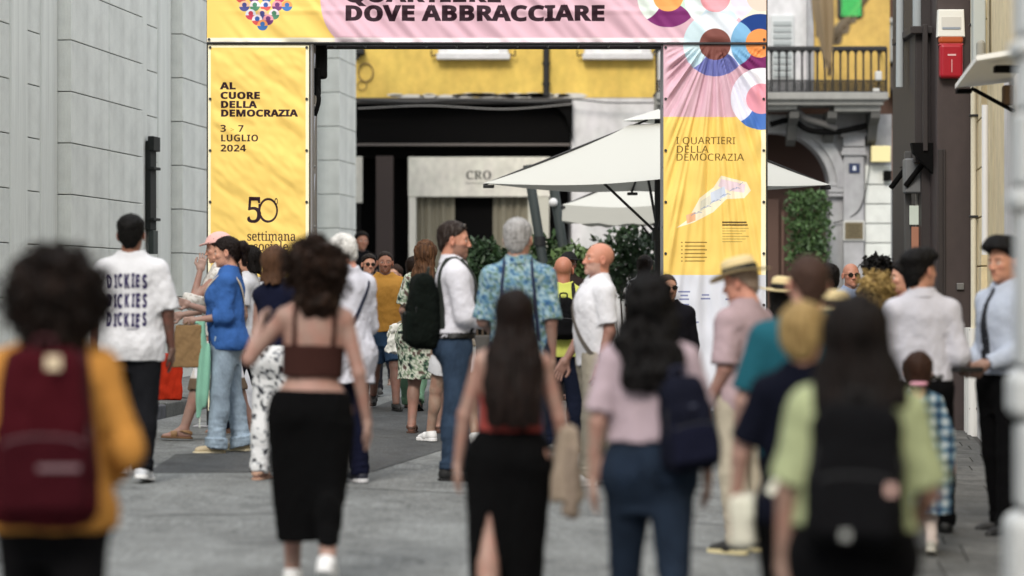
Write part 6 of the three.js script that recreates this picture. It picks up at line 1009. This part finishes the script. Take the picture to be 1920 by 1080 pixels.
{ const P = person('blue', { label: 'woman in loose blue blouse and pale flared jeans, looking aside', sex: 'f', px: 428, fx: 424, top: 446, foot: 848, yaw: -88, skin: '#c18f78', build: 1.1, hair: { style: 'short', color: '#150d0b', top: 0.014, side: 0.013, coverEars: false, line: 0.004, extra: () => [nets((x, y, z) => smin(ell(x, y - 0.14, z + 0.135, 0.05, 0.05, 0.045), cone(x, y, z, V(0, 0.12, -0.15), V(0, 0.0, -0.13), 0.042, 0.02), 0.03) + 0.005 * N3(x * 40, y * 14, z * 40), [-0.1, -0.06, -0.22], [0.1, 0.22, -0.05], 0.009)] },
    topw: { name: 'blouse', color: '#2c5fa6', loose: 0.032, hem: 0.84, straight: 0.9, sleeve: 1.35, sleeveLoose: 0.034, wrinkle: 0.016 }, bottom: { color: denim(lin('#8ea2b4')), loose: 0.012, knee: 0.016, ankle: 0.034, flare: 0.022, stack: 0.045 }, shoes: { type: 'loafer', color: '#b3a487', sole: '#cfc4a6' },
    pose: { lLeg: { swing: 6, knee: 2 }, rLeg: { swing: -6, knee: 5 }, pitch: 8, lArm: { up: [0.10, -1, 0.02], fore: [-0.1, -0.12, 1], grip: true }, rArm: { up: [0.1, -0.9, 0.3], fore: [-0.2, 0.3, 0.9] } } });
  crossbody(P, 'small tan bag on a thin pale strap over the blue blouse', { side: -1, color: '#a58a64', strap: '#c4b8a4', sw: 0.022, bx: 0.22 });
  carried(P, 'l', 'paper_bag', 'kraft paper carrier bag held by the woman in blue', 'bag', { color: '#8d6e45', w: 0.06, h: 0.17, t: 0.115, r: 0.006, soft: 0.004, drop: 0.03, taper: 0.1, taperZ: 0.12, rim: '#2b2018', handle: '#6d5434', dz: -0.03 });
  const sc = bagGroup(P, 'mint_scarf', 'pale mint green scarf hanging beside the pale flared jeans', 'scarf'), c = P.J.arms.l.palm; part('cloth', nets((x, y, z) => { const t = clamp(-y / 0.75), w = mix(0.035, 0.055, Math.sin(t * 2.6)) * (1 - 0.6 * smooth(0.75, 1, t)); return Math.max(len3(x * 1.8, 0, z - 0.02 * Math.sin(y * 5)) - w + 0.012 * Math.sin(z * 90 + y * 6), y - 0.02, -y - 0.76); }, [-0.1, -0.8, -0.14], [0.1, 0.06, 0.14], 0.011, weave(lin('#7fb29c'))).translate(c.x + 0.03, c.y - 0.02, c.z - 0.13), clothMat, sc); part('tassel', bar(V(c.x + 0.03, c.y - 0.77, c.z - 0.12), V(c.x + 0.03, c.y - 0.86, c.z - 0.12), 0.006, 5), flat('#c9cfc4'), sc); }
{ const P = person('cap', { label: 'woman in pink cap and white lace top raising a hand to her face', sex: 'f', px: 412, fx: 410, top: 434, d: 21.4, yaw: -86, skin: '#c4927c', hair: { color: '#2d1c15', fall: [[0.17, 0.08, 0.07, -0.03], [0.05, 0.07, 0.05, -0.07], [-0.10, 0.07, 0.04, -0.11], [-0.2, 0.05, 0.03, -0.12]], top: 0.012 }, hat: { type: 'cap', color: '#d6aaa4' }, topw: { name: 'lace_top', color: spots([lin('#b9b2aa'), lin('#d9d5cf'), lin('#dcd8d2')], 22), loose: 0.03, hem: 0.9, sleeve: 1.15, sleeveLoose: 0.05, wrinkle: 0.012 }, bottom: { type: 'skirt', hem: 0.46, hemX: 0.24, hemZ: 0.24, loose: 0.012, color: (x, y, z) => { const a = Math.atan2(x, z) * 5.1, u = ((a / Math.PI + 20) % 1) - 0.5, v = (y - 0.62) / 0.11; const r = Math.hypot(u * 2.2, v); return y < 0.53 ? lin('#6a5a4a') : y < 0.73 ? (r < 0.9 && r > 0.45 ? lin('#dcdce2') : r <= 0.45 ? lin('#b9b6c8') : lin('#cfcac4')) : y < 0.75 ? lin('#4a3a35') : lin('#c9c3bc'); } }, shoes: { type: 'sandal', color: '#8a6a48', sole: '#6b4d33' }, pose: { pitch: 10, lArm: { up: [0.05, -0.72, 0.8], fore: [-0.1, 1, -0.22] }, rArm: { up: [0.05, -1, 0.3], fore: [0, -0.2, 1] }, lLeg: { swing: 22, knee: 4, foot: -3 }, rLeg: { swing: -14, knee: 14, foot: 16 } } }); }
{ person('darkbob', { label: 'dark-haired woman in white top and navy trousers behind the blue blouse', sex: 'f', px: 466, fx: 462, top: 460, d: 22.4, yaw: -100, skin: '#bd8c74', hair: { color: '#0f0b0a', fall: [[0.17, 0.085, 0.08, -0.03], [0.06, 0.09, 0.07, -0.05], [-0.04, 0.075, 0.05, -0.08]], top: 0.018 }, topw: { name: 'tee', color: '#c9cad0', loose: 0.026, hem: 0.88, sleeve: 0.7 }, bottom: { color: '#10172a', loose: 0.016, knee: 0.02, ankle: 0.022 }, shoes: { type: 'sandal', color: '#6a4d38' }, pose: { lLeg: { swing: 14, knee: 3 }, rLeg: { swing: -14, knee: 14, foot: 16 } } }); }
{ const d = 24.6, x = wx(316, d), y = G(x, d) + 0.13, b = thing('red_bag', 'orange red shopping bag standing on the left pavement', 'bag', [x, y, -d], 0.2), s = 3; const f = (X, Y, Z) => rboxd(X, Y - 0.225, Z / (1.25 - Y * 0.8), 0.125, 0.225, 0.075, 0.02) * 0.85 + 0.008 * N3(X * 14, Y * 6, Z * 9 + s); part('body', nets(f, [-0.17, -0.02, -0.15], [0.17, 0.5, 0.15], 0.012, weave(lin('#b5321c'), 0.12)), clothMat, b); for (const k of [-1, 1]) part('handle', tube([V(-0.06, 0.44, k * 0.04), V(-0.05, 0.55, k * 0.03), V(0.05, 0.55, k * 0.03), V(0.06, 0.44, k * 0.04)], 0.007, 16, 5), flat('#8c2414'), b); }
{ const P = person('floralpants', { label: 'woman in navy sleeveless top and black-and-white patterned trousers', sex: 'f', px: 520, fx: 520, top: 466, foot: 900, yaw: 150, skin: '#c3937d', hair: { color: '#4a3324', fall: [[0.17, 0.082, 0.075, -0.03], [0.05, 0.09, 0.06, -0.05], [-0.06, 0.08, 0.045, -0.09]], top: 0.02 }, topw: { name: 'top', color: '#12162c', loose: 0.022, hem: 0.98, sleeve: 0, armhole: 0.15 }, bottom: { color: spots([lin('#23242a'), lin('#8d9096'), lin('#d4d6d8'), lin('#dadcde'), lin('#d9dadc'), lin('#d9dadc')], 13, 4), loose: 0.026, knee: 0.03, ankle: 0.026 }, shoes: { type: 'sandal', color: '#b08c78' }, pose: { lLeg: { swing: -4, knee: 4 }, lArm: { up: [0.2, -1, 0.1], fore: [0, -0.7, 0.7], grip: true } } });
  carried(P, 'l', 'handbag', 'black handbag held beside the patterned trousers', 'bag', { color: '#0b0b0c', w: 0.12, h: 0.09, t: 0.05, drop: 0.05 }); }
{ const P = person('oldman', { label: 'white-haired man in long white shirt and navy trousers, head bowed', sex: 'm', px: 640, fx: 648, top: 440, foot: 905, yaw: -138, skin: '#c78f7c', brow: '#b9b4ae', hair: shortHair('#c9c7c3', { top: 0.010, side: 0.010 }), topw: { name: 'shirt', color: '#cfcfdb', loose: 0.036, hem: 0.70, straight: 0.9, sleeve: 1.1, sleeveLoose: 0.04, wrinkle: 0.016, collar: true }, bottom: { color: '#12152a', loose: 0.022, knee: 0.024, ankle: 0.022 }, shoes: { type: 'sneaker', color: '#1b1d2b', sole: '#c9c9cc' }, pose: { pitch: 14, look: 14, lean: 2, lArm: { up: [0.1, -1, 0.1], fore: [-0.2, -0.3, 0.9] }, rArm: { up: [0.12, -1, 0.1], fore: [-0.2, -0.4, 0.9] } } });
  crossbody(P, 'navy strapped bag across the white-haired man\'s long shirt', { side: 1, color: '#1a2036', sw: 0.028 }); }
{ const P = person('backpackman', { label: 'bearded man in white shirt and blue jeans, sunglasses on his head', sex: 'm', px: 866, fx: 854, top: 418, foot: 899, yaw: 100, skin: '#b9826b', beard: 0.7, beardColor: '#5d5048', hair: shortHair('#241b17', { color2: '#6b6460', mixBias: -0.55, top: 0.015, side: 0.006 }), glasses: { up: true }, topw: { name: 'shirt', color: '#d2d1da', loose: 0.022, hem: 0.97, sleeve: 1.85, sleeveLoose: 0.028, wrinkle: 0.014, collar: true }, bottom: { color: denim(lin('#2e4056')), loose: 0.010, knee: 0.014, ankle: 0.016, stack: 0.01 }, shoes: { type: 'loafer', color: '#131315' }, pose: { look: -14, pitch: 4, rArm: { up: [0.10, -1, 0.16], fore: [-0.3, -0.22, 1] }, lArm: { up: [0.12, -1, 0.2], fore: [-0.2, 0.05, 1] }, lLeg: { swing: 6, knee: 3, spread: 4 }, rLeg: { swing: -3, knee: 3 } } });
  part('belt', nets((x, y, z) => { P.J.local(x, y, z, lp); return Math.max(Math.abs(section(P.J.prof, lp.x, lp.y, lp.z, 0.5, 1.4, 0.030)) - 0.005, Math.abs(lp.y - 0.985) - 0.02); }, [-0.25, 0.9, -0.2], [0.25, 1.06, 0.2], 0.011), flat('#0c0c0d', 0.5), P.root);
  jeansPockets(P, '#2d3f56');
  backpack(P, 'tall dark green leather backpack on the man with sunglasses', { color: '#0c110e', pocket: '#0e1411', w: 0.16, h: 0.255, t: 0.105, y: 1.15, taper: 0.05, strap: '#1a211c', strapW: 0.04 }); }
{ const P = person('hawaii', { label: 'grey-haired man in blue and green tropical print shirt, back turned', sex: 'm', px: 974, fx: 972, top: 414, d: 17.3, yaw: 178, skin: '#bd8a74', hair: shortHair('#7f7d7c', { color2: '#a5a3a2', top: 0.018, side: 0.010, cell: 0.006 }), build: 0.94, topw: { name: 'print_shirt', color: spots([lin('#2b5580'), lin('#4d7ea0'), lin('#8fb0be'), lin('#6b93a4'), lin('#5a7a66'), lin('#9fb6bc'), lin('#3f6c94')], 15, 2), loose: 0.022, hem: 0.84, straight: 0.8, sleeve: 0.95, sleeveLoose: 0.03, wrinkle: 0.012, collar: true }, bottom: { color: '#2b3040', loose: 0.022 }, shoes: { type: 'sneaker', color: '#b8b8b8' }, pose: { look: -14, lArm: { up: [0.2, -1, 0.1], fore: [-0.25, -0.3, 0.9] } } });
  backpack(P, 'low slung navy drawstring backpack on the man in tropical shirt', { color: '#16223f', w: 0.13, h: 0.15, t: 0.05, y: 1.04, strapW: 0.018, strap: '#16223f' });
  const g = PEOPLE.hawaii; }
{ const P = person('neon', { label: 'bald man in neon yellow tee and navy trousers, back turned', sex: 'm', px: 1056, top: 482, d: 21.5, yaw: 180, skin: '#a96f58', topw: { name: 'tee', color: '#c6cc45', loose: 0.03, hem: 0.86, sleeve: 0.8, sleeveLoose: 0.036 }, bottom: { color: '#141a2c', loose: 0.02 }, shoes: { type: 'sneaker', color: '#444444' } });
  backpack(P, 'small rounded black backpack on the neon yellow tee', { color: '#0d0d0f', w: 0.135, h: 0.185, t: 0.08, y: 1.20, taper: 0.3, strapW: 0.035 }); }
{ const P = person('polo', { label: 'bald man with grey stubble in white polo and beige trousers', sex: 'm', px: 1120, fx: 1116, top: 455, foot: 908, yaw: -72, skin: '#bb8069', beard: 0.45, beardColor: '#b5aea8', brow: '#6b5a50', hair: { style: 'bald', color: '#8f8780' }, topw: { name: 'polo_shirt', color: '#d8d8de', loose: 0.028, hem: 0.86, sleeve: 0.8, sleeveLoose: 0.034, wrinkle: 0.012, collar: true }, belly: 0.012, bottom: { color: '#a39a88', loose: 0.022, knee: 0.024, ankle: 0.022 }, shoes: { type: 'sneaker', color: '#d5d5d5', sole: '#e0e0e0' }, pose: { pitch: -4, lArm: { up: [0.1, -1, -0.08], fore: [0.02, -1, 0.3] }, rArm: { up: [0.14, -1, 0.1], fore: [0, -0.8, 0.5] }, lLeg: { swing: 8, knee: 3 }, rLeg: { swing: -6, knee: 4 } } });
  crossbody(P, 'grey strapped bag across the bald man\'s white polo', { side: 1, color: '#55504a', strap: '#5c5650', sw: 0.036, bz: -0.06 }); }
{ const P = person('florald', { label: 'woman with long brown hair in green floral dress, bare legs', sex: 'f', px: 800, fx: 800, top: 454, foot: 812, yaw: 165, skin: '#b9866e', hair: { color: '#3a271b', color2: '#6a4a33', mixBias: -0.2, fall: LONG(-0.32, 0.115), wave: 0.006, top: 0.02 }, topw: { name: 'dress', color: spots([lin('#20282a'), lin('#4d6a55'), lin('#b9c0ae'), lin('#7f9078'), lin('#c4c6b8'), lin('#5b4a44')], 11, 6), hem: 0.50, loose: 0.022, flare: 0.07, straight: 0.5, sleeve: 0.8, sleeveLoose: 0.04, wrinkle: 0.014 }, shoes: { type: 'sandal', color: '#4a3024' }, pose: { lLeg: { swing: -6, knee: 4 }, rLeg: { swing: 6, knee: 3 }, lArm: { up: [0.3, -1, 0.1], fore: [0.25, -0.3, 0.9], grip: true } } });
  carried(P, 'l', 'white_handbag', 'slouchy off-white handbag carried by the woman in floral dress', 'bag', { color: spots([lin('#c9cac2'), lin('#d6d6d0'), lin('#a8ab98')], 6), w: 0.15, h: 0.13, t: 0.06, drop: 0.03, soft: 0.014, handle: '#8d8a78', turn: 20 }); }
{ person('whitesneaker', { label: 'bare-legged woman in white shorts and white sneakers beyond the blue jeans', sex: 'f', px: 858, fx: 850, h: 1.64, top: 0, foot: 832, yaw: -150, skin: '#c39a7c', hair: { color: '#3a2a20', fall: LONG(-0.2, 0.1), top: 0.016 }, topw: { name: 'tee', color: '#9a8f80', loose: 0.024, hem: 0.9 }, bottom: { name: 'shorts', color: '#d0d2d8', loose: 0.02, knee: 0.05, hem: 0.62 }, shoes: { type: 'sneaker', color: '#dcdcdc', sole: '#e4e4e4' }, pose: { lLeg: { swing: 16, knee: 3, spread: 4 }, rLeg: { swing: -10, knee: 6, spread: 4, foot: 6 } } }); }
{ person('yellow', { label: 'bearded man in golden yellow tee and denim shorts walking forward', sex: 'm', px: 724, fx: 722, top: 468, foot: 768, yaw: 6, cell: 0.017, skin: '#b07a62', beard: 0.55, beardColor: '#4a3830', hair: shortHair('#2a201b', { top: 0.006, side: 0.005, line: -0.004 }), build: 1.06, topw: { name: 'tee', color: '#cf8f0e', loose: 0.034, hem: 0.88, sleeve: 0.8, sleeveLoose: 0.036, wrinkle: 0.012 }, bottom: { name: 'shorts', color: denim(lin('#35506f')), loose: 0.022, knee: 0.045, hem: 0.88 }, shoes: { type: 'loafer', color: '#121211' }, pose: { lLeg: { swing: 16, knee: 3 }, rLeg: { swing: -16, knee: 22, foot: 16 }, lArm: { up: [0.25, -1, 0.1], fore: [0.1, -0.9, 0.4] } } }); }
// figures of whom little more than the head shows
const crowd = [
  ['shades', { label: 'man in dark jacket and dark glasses at the right banner edge', sex: 'm', px: 1254, top: 510, d: 20.6, yaw: 8, skin: '#b98a72', glasses: {}, hair: shortHair('#3b312b', { top: 0.008 }), topw: { name: 'jacket', color: '#131218', loose: 0.03, hem: 0.86, sleeve: 1.95, sleeveLoose: 0.03 }, bottom: { color: '#1a1a20' } }],
  ['hat2', { label: 'dark-haired woman in wide straw hat behind the pink shirt', sex: 'f', px: 1466, top: 520, d: 16.4, yaw: 160, skin: '#b98a72', hat: { type: 'straw', mat: strawM }, hair: { color: '#0d0a09', fall: LONG(-0.15, 0.1), top: 0.014 }, topw: { name: 'blouse', color: '#14343a', loose: 0.026, hem: 0.88, sleeve: 0.9 }, bottom: { color: '#1b1b20' } }],
  ['hat3', { label: 'woman under plain straw hat between teal tee and blonde curls', sex: 'f', px: 1562, top: 545, d: 13.2, yaw: 176, skin: '#b98a72', hat: { type: 'straw', mat: strawM }, hair: { color: '#3b2b1e', fall: LONG(-0.1, 0.09), top: 0.014 }, topw: { name: 'blouse', color: '#4a4a44', loose: 0.026, hem: 0.88, sleeve: 0.9 }, bottom: { color: '#1b1b20' } }],
  ['blonde', { label: 'woman with curly blonde hair seen from behind', sex: 'f', px: 1636, top: 508, d: 16.8, yaw: 178, skin: '#c39a80', hair: { style: 'afro', color: '#5c4724', color2: '#b59a62', curls: 260, r: [0.105, 0.10, 0.115], c: [0, 0.135, -0.03], low: 0.10 }, topw: { name: 'blouse', color: '#2f3b2c', loose: 0.026, hem: 0.88, sleeve: 0.9 }, bottom: { color: '#1c1e26' } }],
  ['tallback', { label: 'dark-haired woman with tousled updo beyond the blonde curls', sex: 'f', px: 1646, top: 480, d: 20, yaw: 172, skin: '#b98a72', hair: { style: 'afro', color: '#0c0a09', curls: 120, r: [0.10, 0.075, 0.11], c: [0, 0.17, -0.03] }, topw: { name: 'blouse', color: '#353a44', loose: 0.026, hem: 0.88, sleeve: 0.9 }, bottom: { color: '#1c1e26' } }],
  ['baldback', { label: 'balding man in pale blue shirt and dark glasses near the brass plaque', sex: 'm', px: 1597, top: 489, d: 25, yaw: 12, skin: '#a97560', glasses: {}, hair: { style: 'bald', color: '#5b4a40' }, topw: { name: 'shirt', color: '#8494b2', loose: 0.026, hem: 0.88, sleeve: 0.9, collar: true }, bottom: { color: '#2c2f3a' } }],
  ['profile', { label: 'dark-haired woman in red top in profile behind the white-shirted waiter', sex: 'f', px: 1694, top: 484, d: 18.6, yaw: -75, skin: '#bd8c76', hair: { color: '#100c0b', fall: [[0.17, 0.085, 0.08, -0.03], [0.06, 0.085, 0.07, -0.05], [-0.03, 0.07, 0.05, -0.07]], top: 0.02 }, topw: { name: 'top', color: '#8a1f26', loose: 0.024, hem: 0.9, sleeve: 0.8 }, bottom: { color: '#24242b' } }],
  ['darkback', { label: 'man with dark hair and grey shirt beyond the teal tee', sex: 'm', px: 1553, top: 492, d: 20.4, yaw: 176, skin: '#b07f68', hair: shortHair('#120e0d'), topw: { name: 'shirt', color: '#50545c', loose: 0.026, hem: 0.88, sleeve: 0.9 }, bottom: { color: '#24242b' } }],
  ['shades2', { label: 'man in dark glasses and black tee behind the yellow tee', sex: 'm', px: 691, top: 474, d: 29, yaw: 4, skin: '#b07f68', glasses: {}, hair: shortHair('#1c1613'), topw: { name: 'tee', color: '#1b1b20', loose: 0.026, hem: 0.88 }, bottom: { color: '#24242b' }, shoes: { type: 'sneaker', color: '#333333' } }],
  ['shopdoor', { label: 'man in black standing in the dark shop recess', sex: 'm', px: 677, top: 432, d: 38, yaw: 30, skin: '#9b6c56', hair: shortHair('#100d0c'), topw: { name: 'tee', color: '#0e0e11', loose: 0.026, hem: 0.88 }, bottom: { color: '#111114' }, shoes: { type: 'sneaker', color: '#222222' } }],
  ['smallface', { label: 'woman in white blouse beside the yellow tee, further off', sex: 'f', px: 740, top: 494, d: 31, yaw: -10, skin: '#c39580', hair: { color: '#2b1d16', fall: LONG(-0.12, 0.09), top: 0.014 }, topw: { name: 'blouse', color: '#b9b4ae', loose: 0.026, hem: 0.88, sleeve: 0.9 }, bottom: { color: '#33323a' }, shoes: { type: 'sandal', color: '#6a4d38' } }],
  ['cafecap', { label: 'dark-capped man beyond the neon yellow tee', sex: 'm', px: 1064, top: 470, d: 27.5, yaw: 0, skin: '#8a5a45', hat: { type: 'cap', color: '#17181b' }, hair: shortHair('#14100e', { top: 0.006 }), topw: { name: 'shirt', color: '#3a2f2c', loose: 0.026, hem: 0.88 }, bottom: { color: '#26262c' }, shoes: { type: 'sneaker', color: '#333333' } }],
  ['monochrome', { label: 'woman in black-and-white print blouse beside the parasol pole', sex: 'f', px: 1208, top: 476, d: 30, yaw: 160, skin: '#b98a72', hair: { color: '#1c1512', fall: LONG(-0.05, 0.085), top: 0.014 }, topw: { name: 'blouse', color: spots([lin('#16161a'), lin('#d0d0d0'), lin('#18181c')], 12), loose: 0.026, hem: 0.88, sleeve: 0.9 }, bottom: { color: '#1c1e26' }, shoes: { type: 'sandal', color: '#222222' } }],
  ['greentrousers', { label: 'person in pale green trousers behind the floral dress', sex: 'f', px: 781, fx: 775, top: 478, foot: 768, yaw: 172, skin: '#b98a72', hair: { color: '#241913', fall: LONG(-0.1, 0.085), top: 0.014 }, topw: { name: 'tee', color: '#a9ab9c', loose: 0.026, hem: 0.88 }, bottom: { color: '#6f9a7c', loose: 0.03, knee: 0.03, ankle: 0.03 }, shoes: { type: 'sandal', color: '#1d1d1d' } }],
  ['cafeleft', { label: 'woman in brown top beside the neon yellow tee, near the planters', sex: 'f', px: 1026, top: 498, d: 29, yaw: 20, skin: '#a9745e', hair: { color: '#1a1310', fall: LONG(-0.1, 0.085), top: 0.014 }, topw: { name: 'top', color: '#4a2f28', loose: 0.026, hem: 0.88 }, bottom: { color: '#26262c' }, shoes: { type: 'sandal', color: '#222222' } }],
];
let turnN = 0; for (const [k, o] of crowd) { turnN++; o.pose = { ...walkA, look: ((turnN * 37) % 50) - 25, tilt: ((turnN * 23) % 12) - 6, twist: ((turnN * 17) % 12) - 6, lean: turnN % 3, ...o.pose }; o.shoes ??= { type: 'sneaker', color: '#3a3a3c', sole: '#9a9a9a' }; o.pose ??= walkA; person(k, o); }
renderer.render(scene, camera);
